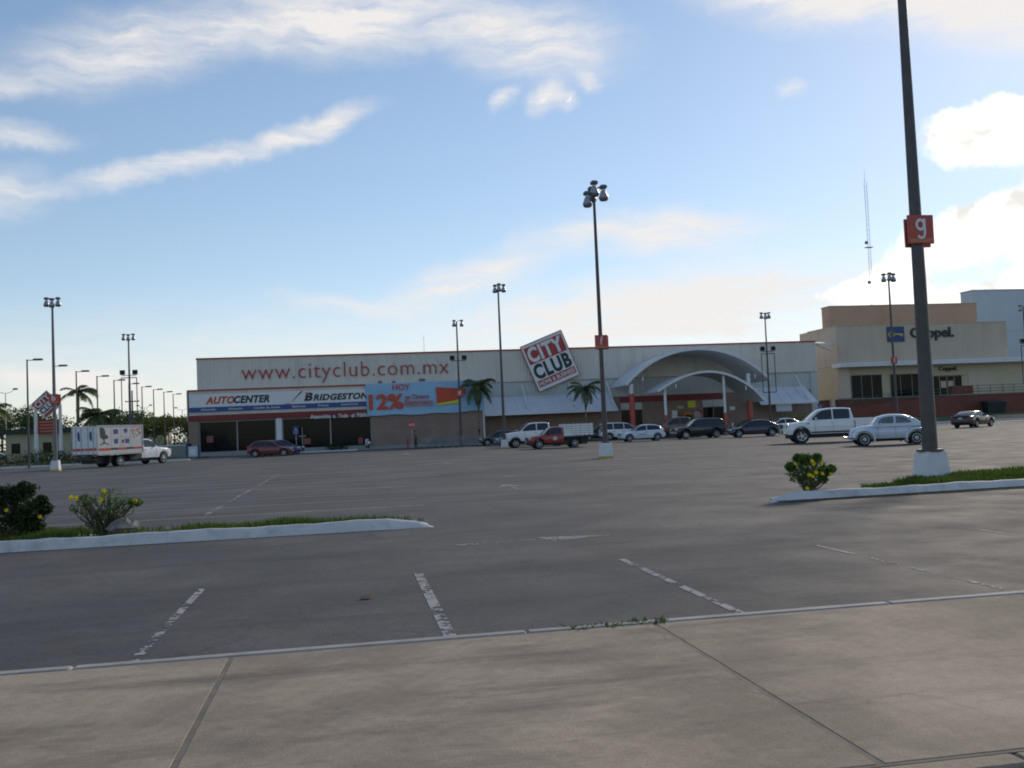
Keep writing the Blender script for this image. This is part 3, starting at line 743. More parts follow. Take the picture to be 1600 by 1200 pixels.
for x in (-14.2, -9.1, -4.3, -.9, 1.3): part(MB().cbox((x, 104.215, 1.3+.5*math.sin(x*3)), (.45+.3*math.sin(x*7)**2, .03, .4+.3*math.sin(x)**2), .01), 'window_poster', ('cloth_dark', 'p_red', 'p_navy')[int(abs(x)*10) % 3])
# sloped sheet awnings on struts
def awning(x0, x1, struts):
    a = part(MB().loft([[(x0, 108.0, 5.17), (x1, 108.0, 5.17), (x1, 108.0, 5.09), (x0, 108.0, 5.09)],
                        [(x0, 105.0, 3.23), (x1, 105.0, 3.23), (x1, 105.0, 3.13), (x0, 105.0, 3.13)]], True, True), 'awning', 'white_metal')
    part(MB().box(x0, x1, 104.93, 105.0, 3.05, 3.24), 'gutter', 'white_metal', a)
    for x in struts:
        part(MB().cyl((x, 108, 6.5), (x+.15, 105.2, 3.45), .09, n=8), 'strut', 'white_paint', a)
        part(MB().cbox((x+.13, 105.9, 3.95), (.35, .2, .14), .02), 'strut_bracket', 'white_paint', a)
    n = int((x1-x0)/1.2)
    for i in range(1, n):
        x = x0+(x1-x0)*i/n
        part(MB().loft([[(x-.02, 107.95, 5.155), (x+.02, 107.95, 5.155), (x+.02, 107.95, 5.19), (x-.02, 107.95, 5.19)], [(x-.02, 105.02, 3.25), (x+.02, 105.02, 3.25), (x+.02, 105.02, 3.28), (x-.02, 105.02, 3.28)]], True, True), 'awning_seam', 'white_metal', a)
awning(15.0, 30.2, (19.8, 25.3, 29.8)); awning(47.3, 54.4, (53.3,))
# arched canopies over the entrance
pts = []
for i in range(41):
    a = R(-48+96*i/40); r = 8.3/math.sin(R(48)); pts.append((38.6+r*math.sin(a), 5.7+r*(math.cos(a)-math.cos(R(48)))))
c1 = part(shell(pts, 101.5, 107.9, .16), 'arch_canopy', 'white_metal', None, 30)
part(shell(pts, 101.38, 101.5, .32), 'arch_rim', 'white_metal', c1, 30)
pts2 = smooth_line([(32.7, 4.75), (34.2, 5.6), (36, 6.33), (38.3, 6.66), (40.5, 6.3), (42.2, 5.5), (43.5, 4.55), (44.6, 3.35)], .3)
c2 = part(shell(pts2, 98.1, 103.2, .12), 'porch_canopy', 'white_metal', None, 30)
part(shell(pts2, 98.0, 98.1, .24), 'porch_rim', 'white_metal', c2, 30)
for x, y, zt, zr, r in ((30.9, 101.9, 5.9, 4.8, .3), (44.6, 101.9, 6.6, 4.8, .3), (33.6, 98.6, 5.2, 2.3, .19), (40.3, 98.6, 6.3, 2.3, .19)):
    cp = part(MB().cyl((x, y, zr-.01), (x, y, zt), r*.78, n=16), 'canopy_column', 'white_paint', None, True)
    part(MB().cyl((x, y, 0), (x, y, zr), r, n=16), 'column_sleeve', 'sign_red', cp, True)
for x, y, z in ((32.1, 101.5, 6.6), (45.2, 101.5, 6.5), (34.7, 98.2, 5.6), (42.6, 98.2, 5.1)):
    part(MB().cyl((x, y-.1, z), (x, y-.1, z-.45), .07, n=8), 'canopy_drain', 'white_paint')
# small things on the entrance wall
def panel(name, label, cat, x0, x1, z0, z1, y, m, group=None, d=.06, fm='frame'):
    t = thing(name, label, cat, ((x0+x1)/2, y, z0), 0, group); of = t.location
    MB().cbox(((x0+x1)/2, y-d/2, (z0+z1)/2), (x1-x0, d, z1-z0), .012).build('board', m, t, off=of)
    f = MB(); w = .035
    for q in ((x0, x1, z0, z0+w), (x0, x1, z1-w, z1), (x0, x0+w, z0+w, z1-w), (x1-w, x1, z0+w, z1-w)): f.box(q[0], q[1], y-d-.012, y-d+.002, q[2], q[3])
    f.build('border', fm, t, off=of); return t
panel('notice_board', 'yellow notice board on the brick wall left of the entrance doors', 'sign', 39.5, 40.5, 3.1, 3.95, 107.97, 'yellow_sign')
panel('poster', 'white poster on the brick wall near the orange cabinet', 'poster', 37.5, 38.2, 1.9, 2.9, 107.97, 'sign_white')
panel('wall_sign', 'small white sign on the brick wall right of the entrance doors', 'sign', 44.7, 45.4, 2.6, 3.1, 107.97, 'sign_white')
panel('blue_white_sign', 'pale blue sign board hanging under the right awning', 'sign', 49.3, 51.3, 2.2, 3.1, 105.3, 'pale_blue')
panel('flyer_board', 'cream flyer strip above the poster by the entrance', 'sign', 38.2, 39.0, 3.05, 3.4, 107.97, 'cream')
t = thing('vending_cabinet', 'tall orange vending cabinet by the store entrance', 'vending machine', (39.2, 107.4, 0))
MB().cbox((0, 0, 1.3), (1.05, .8, 2.6), .05).build('cabinet', 'vend_orange', t); MB().box(-.4, .4, -.43, -.4, 1.2, 2.3).build('front_window', 'glass', t); MB().box(-.35, .35, -.43, -.4, .4, .7).build('tray', 'trim_black', t)
t = thing('kiosk_booth', 'grey rounded photo booth beside the orange cabinet', 'kiosk', (40.3, 107.4, 0))
MB().prism([(-.45, 0), (.45, 0), (.45, 2.2), (.36, 2.5), (.15, 2.65), (-.45, 2.65)], -.4, .4).build('body', 'pale_concrete', t); MB().box(.46, .62, -.4, .4, 0, 2.8).build('side_panel', 'sign_red', t); MB().box(-.3, .3, -.43, -.405, 1.1, 1.8).build('screen', 'glass', t)
for i, (x, y, lb) in enumerate(((34.4, 98.2, 'white and red bollard beside the left porch column'), (40.9, 98.2, 'white and red bollard beside the right porch column'), (42.1, 98.4, 'white bollard standing right of the porch columns'), (43.9, 98.6, 'white bollard nearest the right arch column'))):
    t = thing('bollard', lb, 'bollard', (x, y, 0), 0, 'bollards at the entrance')
    MB().cyl((0, 0, 0), (0, 0, 1.15), .09, n=12).build('post', 'white_paint', t, True); MB().lathe([(.09, 1.15), (.07, 1.2), (.02, 1.22)], n=12).build('cap', 'sign_red', t, True)
wk = MB().box(-16.6, 14.8, 101.6, 103.7, -.05, .14).build('store_walkway', 'plinth'); struct(wk)
wk2 = MB().box(14.9, 56, 103.4, 107.95, -.05, .14).build('store_walkway', 'plinth'); struct(wk2)

# ------------------------------------------------------------------ signs on the store
t = thing('url_lettering', 'large thin red web address letters on the ribbed upper wall', 'lettering', (0, 107.9, 8))
text('letters', 'www.cityclub.com.mx', 'letter_red', t, -11.2, 11.45, 7.55, 9.75, 107.93, bold=-.011, depth=.06, space=1.1, off=t.location)
# tilted square sign
t = thing('square_store_sign', 'big tilted square white, red and black sign breaking the roofline', 'sign', (23.1, 107.5, 9.1), 0)
t.rotation_euler = (0, R(-21.0), 0)
W2, H2 = 2.56, 2.74
MB().cbox((0, .0, 0), (W2*2, .3, H2*2), .02).build('sign_box', 'sign_white', t)
f = MB()
f.box(-W2-.03, W2+.03, -.17, .16, H2, H2+.09); f.box(W2, W2+.06, -.17, .16, -H2, H2-.002); f.box(-W2-.05, -W2-.002, -.1, .16, -H2, H2-.002); f.box(-W2-.03, W2+.03, -.1, .16, -H2-.06, -H2-.002)
f.build('edge_trim', 'trim_red', t)
MB().box(-W2+.22, W2-.22, -.175, -.15, .42, H2-.3).build('red_panel', 'letter_red', t)
text('word_city', 'CITY', 'sign_white', t, -W2+.36, W2-.38, .52, H2-.38, -.175, space=1.14, bold=.045, depth=.02)
text('word_club', 'CLUB', 'letter_dark', t, -W2+.26, W2-.24, -1.5, .3, -.15, space=1.12, bold=.045, depth=.02)
MB().box(-W2+.22, W2-.22, -.175, -.15, -2.36, -1.6).build('red_strip', 'letter_red', t)
text('word_home_business', 'HOME & BUSINESS', 'sign_white', t, -W2+.34, W2-.34, -2.24, -1.74, -.175, bold=.02, depth=.015)
MB().box(-W2+.25, W2-.25, .15, .42, -1.2, 1.2).build('wall_bracket', 'post_grey', t)
# car service banner on the annex
t = thing('service_banner', 'long white banner with tyre brand lettering above the glazed bays', 'banner', (-7, 103.9, 4.6)); of = t.location
MB().box(-16.15, 2.3, 103.86, 103.92, 5.14, 6.5).build('white_field', 'paleblue_white' if 'paleblue_white' in M else 'sign_white', t, off=of)
MB().box(-16.15, 2.3, 103.855, 103.92, 4.64, 5.138).build('blue_strip', 'blue_strip', t, off=of)
text('word_auto', 'AUTO', 'letter_orange', t, -14.5, -11.55, 5.42, 6.22, 103.855, space=1.08, bold=.045, shear=.25, depth=.02, off=of)
text('word_center', 'CENTER', 'letter_dark', t, -11.65, -8.0, 5.42, 6.22, 103.855, space=1.08, bold=.045, shear=.25, depth=.02, off=of)
text('word_tyre_initial', 'B', 'letter_dark', t, -4.45, -3.55, 5.4, 6.3, 103.855, bold=.05, shear=.25, depth=.02, off=of)
text('word_tyre_brand', 'RIDGESTONE', 'letter_dark', t, -3.5, 2.9, 5.4, 6.1, 103.855, space=1.08, bold=.045, shear=.25, depth=.02, off=of)
MB().prism([(-4.35, 6.3), (-3.85, 6.3), (-4.1, 6.0)], 103.83, 103.85).build('red_corner', 'letter_orange', t, off=of)
MB().prism([(-6.6, 5.16), (-5.9, 5.25), (-5.2, 5.9), (-4.8, 6.45), (-4.5, 6.48), (-4.95, 6.25), (-5.45, 5.62), (-6.0, 5.16)], 103.835, 103.855).build('red_swoosh', 'letter_orange', t, off=of)
for a, b, s_ in ((-15.0, -13.45, 'Afinación'), (-12.2, -10.8, 'Alineación'), (-9.65, -6.95, 'Cambio de Aceite'), (-5.7, -4.3, 'Balanceo'), (-3.0, -1.95, 'Frenos'), (-.6, 1.15, 'Suspensión')):
    text('service_word', s_, 'sign_white', t, a, b, 4.77, 5.0, 103.852, bold=.01, depth=.012, off=of)
# cloth banner in front of the brick wall
t = thing('promotion_banner', 'sagging sky blue cloth banner with red percentage lettering over the brick wall', 'banner', (8.4, 103.7, 3.6)); of = t.location
rows = []
for j in range(15):
    v = j/14; row = []
    for i in range(61):
        u = i/60; x = 2.0+12.75*u; sag = .10*math.sin(math.pi*u)*(1-v)+.06*math.sin(u*19)*(1-v)**2
        row.append((x+.12*(1-v)*(1 if u < .02 else 0), 103.68-.03*math.sin(u*23+v*3)*(.3+v)-.04*math.sin(u*7+v*8), 3.62+3.36*v-sag*.9+.05*u))
    rows.append(row)
back = [[(p[0], p[1]+.015, p[2]) for p in r] for r in rows]
MB().loft(rows, False).loft(back, False).build('cloth', 'blue_panel', t, True, off=of)
yb = 103.53
text('word_hoy', 'HOY', 'letter_orange', t, 4.85, 6.75, 6.2, 6.85, yb, bold=.02, depth=.01, off=of)
text('word_percent', '12%', 'letter_orange', t, 2.3, 6.0, 4.15, 5.85, yb, bold=.035, depth=.01, off=of)
text('word_en_dinero', 'en Dinero', 'letter_orange', t, 6.15, 8.75, 5.2, 5.72, yb, bold=.012, depth=.01, off=of)
text('word_electronico', 'Electrónico', 'letter_orange', t, 6.15, 9.15, 4.55, 5.15, yb, bold=.012, depth=.01, off=of)
MB().box(6.15, 9.1, yb-.01, yb, 4.4, 4.45).build('underline', 'letter_orange', t, off=of)
MB().prism([(9.5, 6.4), (12.75, 6.1), (12.7, 5.6), (11.9, 5.0), (11.2, 4.85), (9.6, 4.62)], yb-.012, yb).build('card_red', 'letter_orange', t, off=of)
MB().prism([(9.6, 4.6), (11.2, 4.83), (11.9, 4.98), (12.1, 5.2), (11.95, 4.6), (9.6, 4.42)], yb-.014, yb).build('card_yellow', 'yellow_sign', t, off=of)
for x, z in ((3.7, 7.2), (5.2, 7.15), (8.2, 7.3), (8.5, 7.3)):
    o = thing('flood_lamp', f'small flood lamp on the ledge above the blue banner, number {1+int(x)} metres along', 'lamp', (x, 107.3, z))
    o['label'] = {3.7: 'leftmost small flood lamp on the ledge above the blue banner', 5.2: 'second small flood lamp from the left above the blue banner', 8.2: 'left lamp of the close pair above the blue banner', 8.5: 'right lamp of the close pair above the blue banner'}[x]; o['group'] = 'ledge lamps'
    MB().cbox((0, -.1, .12), (.4, .2, .24), .02).build('housing', 'ballast', o); MB().cyl((0, 0, -.4), (0, 0, 0), .03, n=6).build('bracket', 'post_grey', o)
t = thing('roof_aerial', 'thin radio aerial on the roof of the big store', 'aerial', (9.1, 112, 10.4))
MB().cyl((0, 0, 0), (0, 0, 2.5), .025, .012, 6).build('mast', 'post_grey', t); MB().tube([(-.12, 0, 2.1), (.12, 0, 2.1)], .012, 5).build('crossbar', 'post_grey', t)

# ================================================================== DEPARTMENT STORE ON THE RIGHT
SO2 = (77.0, 118.0, 0.0)
ds = thing('department_store', 'cream department store with orange upper block on a raised red platform', 'store', SO2)
def part2(mb, name, m, parent=None, smooth=False): return mb.build(name, m, parent or ds, smooth, off=SO2)
part2(MB().box(64.4, 89.6, 118.0, 128.5, 8.0, 13.3), 'upper_wall', 'cream')
part2(MB().box(64.45, 95, 119.0, 128.4, 0, 7.98), 'lower_wall', 'cream_low')
part2(MB().box(64.38, 66.0, 118.1, 119.2, 0, 7.97), 'corner_pier', 'cream')
part2(MB().box(67.9, 91.0, 126, 128.3, 13.2, 16.9), 'orange_block', 'orange_render')
part2(MB().box(67.8, 91.1, 125.9, 128.4, 16.9, 17.0), 'orange_coping', 'orange_render')
part2(MB().box(64.3, 89.7, 117.92, 126, 13.3, 13.38), 'coping', 'cream')
cnp = part2(MB().box(64.0, 100, 116.6, 119, 7.75, 8.3), 'canopy_strip', 'white_metal')
part2(MB().box(64.0, 100, 116.55, 116.6, 8.05, 8.33), 'canopy_lip', 'white_metal', cnp)
glazed(66.6, 71.1, 3.5, 6.75, 118.95, [68.1, 69.6], 'shop_window', fm='frame', parent=ds, off=SO2)
glazed(72.3, 77.2, 3.5, 6.7, 118.95, [73.8, 75.5], 'shop_window', fm='frame', parent=ds, off=SO2)
glazed(78.5, 83.0, 3.5, 6.2, 118.95, [79.6, 80.7, 81.8], 'shop_door', fm='cream_low', parent=ds, off=SO2)
for i, (a, b) in enumerate(((79.75, 80.5), (80.85, 81.6))): part2(MB().box(a, b, 118.85, 118.9, 4.6, 5.5), 'door_poster', 'cream')
part2(MB().box(78.3, 83.2, 118.3, 119, 6.25, 6.4), 'door_head', 'cream_low')
part2(MB().box(84.0, 88.0, 118.95, 118.99, 4.0, 6.7), 'display_panel', 'cream')
t = thing('key_sign', 'square navy sign with a yellow key on the cream wall', 'sign', (72.9, 117.9, 11.0)); of = t.location
MB().cbox((72.9, 117.92, 12.0), (2.5, .14, 2.05), .02).build('board', 'navy_print', t, off=of)
kb = MB()
for cx, cz in ((72.2, 12.2), (72.2, 11.75), (72.55, 11.98), (71.95, 11.98)):
    ring = []
    for i in range(14):
        a = i*2*math.pi/14; ring.append([(cx+r*math.cos(a), y, cz+r*math.sin(a)) for r, y in ((.13, 117.83), (.21, 117.83), (.21, 117.85), (.13, 117.85))])
    kb.loft(ring+[ring[0]], True)
kb.box(72.7, 73.9, 117.83, 117.85, 11.93, 12.05); kb.box(73.55, 73.65, 117.83, 117.85, 11.72, 11.93); kb.box(73.78, 73.88, 117.83, 117.85, 11.68, 11.93)
kb.build('key', 'yellow_sign', t, off=of)
t = thing('store_name_letters', 'dark raised store name letters high on the cream wall', 'lettering', (78, 117.9, 11.2)); text('letters', 'Coppel.', 'letter_dark', t, 75.05, 81.5, 11.0, 12.85, 117.98, bold=.025, depth=.15, off=t.location)
t = thing('door_name_letters', 'small dark store name letters above the shop doors', 'lettering', (81, 118.9, 6.9)); text('letters', 'Coppel.', 'letter_dark', t, 79.6, 82.4, 6.75, 7.5, 118.98, bold=.03, depth=.1, off=t.location)
t = thing('store_corner_canopy', 'white folded metal canopy bridging the two store buildings', 'canopy', (58, 112, 10.5)); of = t.location
MB().loft([[(56.2, 110, 10.6), (63.9, 119.9, 11.4), (63.9, 119.9, 11.3), (56.2, 110, 10.5)], [(57.4, 110, 10.5), (64.2, 117.5, 10.9), (64.2, 117.5, 10.8), (57.4, 110, 10.4)]], True, True).build('sheet', 'white_metal', t, off=of); MB().cyl((57.0, 110, 10.4), (63.3, 117.5, 10.0), .1, n=8).build('brace', 'white_paint', t, off=of)
# raised platform and ramp with green railings
pl = thing('platform', 'raised red block platform in front of the cream store', 'platform', (80, 112, 0)); of = pl.location
MB().box(60.6, 118, 112.0, 118.9, 0, 3.4).build('retaining_wall', 'brick_red', pl, off=of)
MB().box(60.5, 118, 111.9, 118.9, 3.4, 3.5).build('deck', 'plinth', pl, off=of)
MB().prism([(58.6, 0), (76.5, 0), (76.5, 3.3), (58.6, 2.3)], 109.6, 111.85).build('ramp', 'brick_red', pl, off=of)
MB().cbox((59.3, 110.6, 1.75), (.5, .5, 3.5), .03).build('gate_post', 'cream', pl, off=of)
for (xa, xb, za, zb, y) in ((59.8, 76.4, 2.4, 3.35, 109.75), (76.8, 84.0, 3.5, 3.5, 112.1), (84.0, 90.4, 3.5, 3.5, 112.1), (91.6, 104, 3.5, 3.5, 112.1)):
    rl = MB()
    for h in (.3, .65, 1.05): rl.tube([(xa, y, za+h), (xb, y, zb+h)], .035, 6)
    n = max(2, int((xb-xa)/1.6))
    for i in range(n+1): x = xa+(xb-xa)*i/n; z = za+(zb-za)*i/n; rl.cyl((x, y, z), (x, y, z+1.05), .035, n=6)
    rl.build('railing', 'rail_green', pl, off=of)
MB().cbox((91.0, 112.2, 4.05), (.9, .9, 1.3), .03).build('block_pier', 'brick_red', pl, off=of)
MB().cbox((78.2, 112.4, 4.0), (3.0, .8, 1.2), .03).build('block_planter', 'brick_red', pl, off=of)
# tall pale block far right, and the guyed radio mast behind
tb = thing('pale_block', 'tall pale blue windowless block at the far right', 'building', (115, 140, 0)); of = tb.location
z = 0
for i, h in enumerate((7.0, 7.0, 6.7)):
    MB().box(100.5, 132, 140, 143, z, z+h-.04).build('cladding_band', 'pale_blue', tb, off=of); z += h
MB().box(100.55, 131.9, 140.05, 142.9, 0, z-.1).build('core', 'frame', tb, off=of)
MB().box(100.4, 132.1, 139.9, 143.1, z, z+.12).build('coping', 'white_metal', tb, off=of)
t = thing('radio_mast', 'very tall thin lattice radio mast behind the cream store', 'mast', (97.6, 165, 0))
lm = MB(); hgt = 45
for a in (90, 210, 330): lm.cyl((.28*math.cos(R(a)), .28*math.sin(R(a)), 0), (.28*math.cos(R(a)), .28*math.sin(R(a)), hgt), .034, n=5)
lm.build('legs', 'mast_light', t)
br = MB(); P3 = [(.28*math.cos(R(a)), .28*math.sin(R(a))) for a in (90, 210, 330)]; z = 14
while z < hgt-.9:
    for k in range(3): a, b = P3[k], P3[(k+1) % 3]; br.cyl((a[0], a[1], z), (b[0], b[1], z+.9), .012, n=4, caps=False)
    z += .9
br.build('bracing', 'mast_light', t)
MB().cyl((0, 0, hgt), (0, 0, hgt+2.6), .04, .01, 6).build('spike', 'mast_light', t)
for zz, dx in ((33.5, -.6), (26, -.5)): MB().cbox((dx, -.3, zz), (.5, .4, .55), .05).build('dish', 'mast_light', t)
MB().box(-.7, .7, -.4, .4, 32.6, 32.7).build('bracket', 'mast_light', t)
# paler drive and a low terrace in front of the cream store
o = MB().box(57.5, 125, 92.2, 96.0, -.06, .05).build('pavement_strip', 'pale_concrete'); struct(o)
o = MB().box(57.5, 125, 96.2, 103.5, -.08, .004).build('service_road', 'asphalt'); struct(o)
o = MB().loft([[(57.5, 103.6, .15), (57.5, 105, .5), (57.5, 112.2, .9), (57.5, 112.2, -.1), (57.5, 103.6, -.1)], [(125, 103.6, .15), (125, 105, .8), (125, 112.2, 1.2), (125, 112.2, -.1), (125, 103.6, -.1)]], True, True).build('grass_bank', 'terrain'); struct(o)
t = thing('white_kerb', 'white kerb along the service road below the red platform', 'kerb', (80, 103.5, 0))
for i in range(18): MB().cbox((-21+i*2.6, 0, .1), (2.58, .3, .28), .03).build('kerb_stone', 'kerb', t)
t = thing('dumpster', 'dark green steel dumpster below the platform railing', 'dumpster', (81.7, 111.0, .95))
MB().loft([[(-1.2, -.5, 0), (1.2, -.5, 0), (1.2, .5, 0), (-1.2, .5, 0)], [(-1.3, -.7, 1.3), (1.3, -.7, 1.3), (1.3, .6, 1.5), (-1.3, .6, 1.5)]], True, True).build('bin', 'dumpster', t); MB().loft([[(-1.33, -.74, 1.31), (1.33, -.74, 1.31), (1.33, .64, 1.51), (-1.33, .64, 1.51)], [(-1.33, -.74, 1.38), (1.33, -.74, 1.38), (1.33, .64, 1.58), (-1.33, .64, 1.58)]], True, True).build('lid', 'trim_black', t)

# ================================================================== LIGHT MASTS
def lamp_head(parent, x, y, z, s=1.0):
    b = MB().cbox((x, y, z), (.36*s, .36*s, .2*s), .05*s).build('ballast', 'ballast', parent)
    MB().lathe([(.10*s, -.08*s), (.10*s, -.2*s), (.14*s, -.24*s), (.24*s, -.5*s), (.255*s, -.56*s)], (x, y, z), n=18).build('reflector', 'bell', b, True)
    MB().lathe([(.25*s, -.56*s), (.25*s, -.6*s), (.2*s, -.7*s), (.17*s, -.72*s)], (x, y, z), n=18).build('lens', 'lens', b, True)

def mast(label, loc, h, heads, letter=None, zs=5.5, r=.15, flood=0, frame=False, rb=.15, hs=1.0, bh=.72, m='mast', base=True, rot=0, k=1.0):
    heads = [(a, rr*k, dz*k) for a, rr, dz in heads]; hs *= k
    t = thing('light_mast', label, 'light mast', loc, 0, 'tall parking light masts')
    z0 = bh if base else 0
    MB().cyl((0, 0, z0), (0, 0, h), r, r*.5, 14).build('pole', m, t, True)
    if base:
        w0, w1 = .285, .225
        rings = [[(-w*sx, -w*sy, z) for sx, sy in ((1, 1), (-1, 1), (-1, -1), (1, -1))] for w, z in ((w0+.02, -.02), (w0, .1))]
        MB().loft(rings, True, True).build('base_band', 'yellow_paint' if letter != 'g' else 'block', t)
        rings = [[(-w*sx, -w*sy, z) for sx, sy in ((1, 1), (-1, 1), (-1, -1), (1, -1))] for w, z in ((w0, .102), (w1+.01, bh-.03), (w1-.02, bh))]
        MB().loft(rings, True, True).build('base_block', 'block', t)
        MB().cyl((0, 0, bh), (0, 0, bh+.05), r*1.7, n=12).build('base_flange', m, t)
    for i, (a, rr, dz) in enumerate(heads):
        x, y = rr*math.cos(R(a)), rr*math.sin(R(a))
        MB().tube([(0, 0, h-.05), (x*.5, y*.5, h+.12+dz), (x, y, h+.12+dz)], .035*hs, 6).build('arm', m, t)
        lamp_head(t, x, y, h+.1+dz, hs)
    if letter:
        sg = MB().cbox((.0, -r+.01, zs), (.62, .05, .64), .01).build('sign_plate', 'sign_red', t)
        MB().cbox((.09, r*.7, zs-.03), (.62, .05, .64), .01).build('sign_plate', 'sign_red', t)
        MB().box(-.29, .29, -r-.025, -r-.016, zs-.3, zs-.2).build('sign_strip', 'sign_orange', sg)
        wd = .12 if letter not in 'if' else .06
        zl, zh = {'b': (-.15, .25), 'd': (-.15, .25), 'f': (-.15, .25), 'g': (-.2, .24), 'i': (-.15, .25)}.get(letter, (-.15, .25))
        if letter == 'g':
            lt = MB(); yl = -r-.014
            def band(cx, cz, ri, ro, a0, a1, n=18):
                rg = []
                for i in range(n+1):
                    a = R(a0+(a1-a0)*i/n); rg.append([(cx+q*math.cos(a)*.85, y, cz+q*math.sin(a)) for q, y in ((ri, yl-.018), (ro, yl-.018), (ro, yl), (ri, yl))])
                lt.loft(rg, True, abs(a1-a0) < 359)
            band(-.02, zs+.1, .075, .135, 0, 360); lt.box(.055, .105, yl-.0175, yl-.0005, zs-.1, zs+.235); band(-.01, zs-.09, .075, .13, -150, 0)
            lt.build('sign_letter', 'sign_white', sg)
        else: text('sign_letter', letter, 'sign_white', sg, -wd, wd, zs+zl, zs+zh, -r-.014, bold=.03 if letter != 'i' else 0, depth=.02)
    if frame:
        f = MB(); a, b, c, d = -.75, .75, 4.3, 8.5
        for p, q in (((a, c), (b, c)), ((a, d), (b, d)), ((a, c), (a, d)), ((b, c), (b, d))): f.cyl((p[0], -.2, p[1]), (q[0], -.2, q[1]), .05, n=6)
        f.build('banner_frame', m, t)
    if flood:
        MB().tube([(-.75, -.15, 8.75), (.75, -.15, 8.75)], .04, 6).build('flood_bar', m, t)
        for sx in (-.62, .62):
            q = MB().cbox((sx, -.25, 9.05), (.5, .25, .48), .03).build('flood_light', 'ballast', t); MB().box(sx-.2, sx+.2, -.385, -.376, 8.87, 9.23).build('flood_glass', 'glass', q)
    return t
TRI = ((200, .42, -.28), (-40, .55, .0), (90, .4, .1), (-85, .12, .28))
mast('nearest tall brown mast with red g sign on a white block in the grass', (12.62, 19.35, .08), 12.6, TRI, 'g', 5.52, .165, bh=.62)
mast('tall brown mast with red f sign on a white block, mid lot', (11.95, 44.0, 0), 12.75, TRI, 'f', 5.5, .125, k=.92)
mast('tall mast on a white block between the dark car and the white pickup', (12.4, 76.5, 0), 13.1, ((180, .35, 0), (0, .6, .05), (-80, .25, .1)), None, r=.13, hs=1.1, k=.75)
mast('mast with red b sign and three lamps left of the box truck', (-20.0, 71.0, 0), 11.9, ((180, .6, 0), (0, .6, 0), (-90, .2, -.12)), 'b', 5.0, .14, hs=1.25, m='mast_light', k=.64)
mast('mast with red d sign standing before the blue banner', (11.4, 98.0, 0), 12.8, ((180, .4, 0), (0, .8, 0)), 'd', 5.45, .14, flood=1, hs=1.3, base=False, k=.66)
mast('mast with flood lights and an empty banner frame behind the box truck', (-22.1, 104.5, 0), 12.9, ((180, .75, 0), (0, .75, 0), (-90, .2, -.1)), None, r=.15, flood=1, frame=True, hs=1.3, m='mast_light', base=False, k=.64)
mast('mast with an empty banner frame beside the arched entrance', (45.2, 98.0, 0), 12.85, ((180, .55, 0), (0, .6, 0), (-90, .2, -.1)), None, r=.13, flood=1, frame=True, hs=1.15, base=False, k=.75)
mast('mast with red i sign standing before the navy key sign', (54.0, 88.0, 0), 15.3, ((180, .7, 0), (0, .7, 0), (-90, .25, .1)), 'i', 6.75, .16, hs=1.4, base=False, k=.76)
mast('mast with flood lights cut by the right picture edge', (76.7, 98.0, 0), 13.0, ((180, .55, 0), (0, .6, 0)), None, r=.13, flood=1, frame=True, hs=1.15, base=False, k=.75)

# row of slim street lights along the left side road
names = ['first', 'second', 'third', 'fourth', 'fifth', 'sixth', 'seventh', 'eighth', 'ninth', 'tenth']
src = None
for i in range(10):
    if src is None:
        t = src = thing('street_light', '', 'street light', (0, 0, 0), 0, 'slim street lights along the side road')
        MB().cyl((0, 0, 0), (0, 0, 9.0), .10, .06, 8).build('pole', 'mast', t, True)
        MB().tube([(0, 0, 8.93), (.9, 0, 8.95)], .035, 6).build('arm', 'mast', t)
        MB().cbox((.85, 0, 8.98), (.75, .3, .16), .04).build('lamp', 'ballast', t)
    else: t = copy_tree(src)
    t.location = (-26.0, 85+7.5*i-(.4 if i in (1, 2) else 0), 0)
    t['label'] = f'{names[i]} slim single-arm street light from the left in the row along the side road'
src = None
for x, y, h, lb in ((-48.9, 150, 10.4, 'double-arm street lamp at the left picture edge'), (-43.6, 220, 10.0, 'double-arm street lamp behind the green road sign'), (-36.0, 222, 9.3, 'double-arm street lamp just left of the big store'), (-34.0, 236, 8.8, 'farthest small street lamp at the corner of the big store')):
    t = thing('double_street_lamp', lb, 'street lamp', (x, y, 0), 0, 'double-arm street lamps on the avenue')
    MB().cyl((0, 0, 0), (0, 0, h-.6), .11, .06, 8).build('pole', 'steel', t)
    for s_ in (-1, 1):
        MB().tube([(0, 0, h-.6), (s_*.7, 0, h-.45), (s_*1.2, 0, h-.05)], .04, 5).build('arm', 'steel', t); MB().cbox((s_*1.35, 0, h), (.7, .3, .25), .08).build('lamp', 'ballast', t)
t = thing('utility_pole', 'wooden utility pole with three crossarms behind the palms', 'utility pole', (-31.4, 150, 0))
MB().cyl((0, 0, 0), (0, 0, 9.6), .14, .1, 8).build('pole', 'bark', t)
for z in (7.9, 6.4, 4.6): MB().box(-1.0, 1.0, -.06, .06, z, z+.14).build('crossarm', 'bark', t)
for z in (7.9, 6.4):
    for x in (-.9, -.45, .45, .9): MB().lathe([(.04, 0), (.06, .06), (.03, .16)], (x, 0, z+.14), n=6).build('insulator', 'steel', t)

# ================================================================== LEFT BACKGROUND
t = thing('totem_sign', 'tilted square store sign on two white posts with red board beneath', 'totem sign', (-28.9, 100, 0))
for x in (-1.05, 1.2): MB().cyl((x, .2, 0), (x, .2, 5.7), .2, .16, 12).build('post', 'white_paint', t, True)
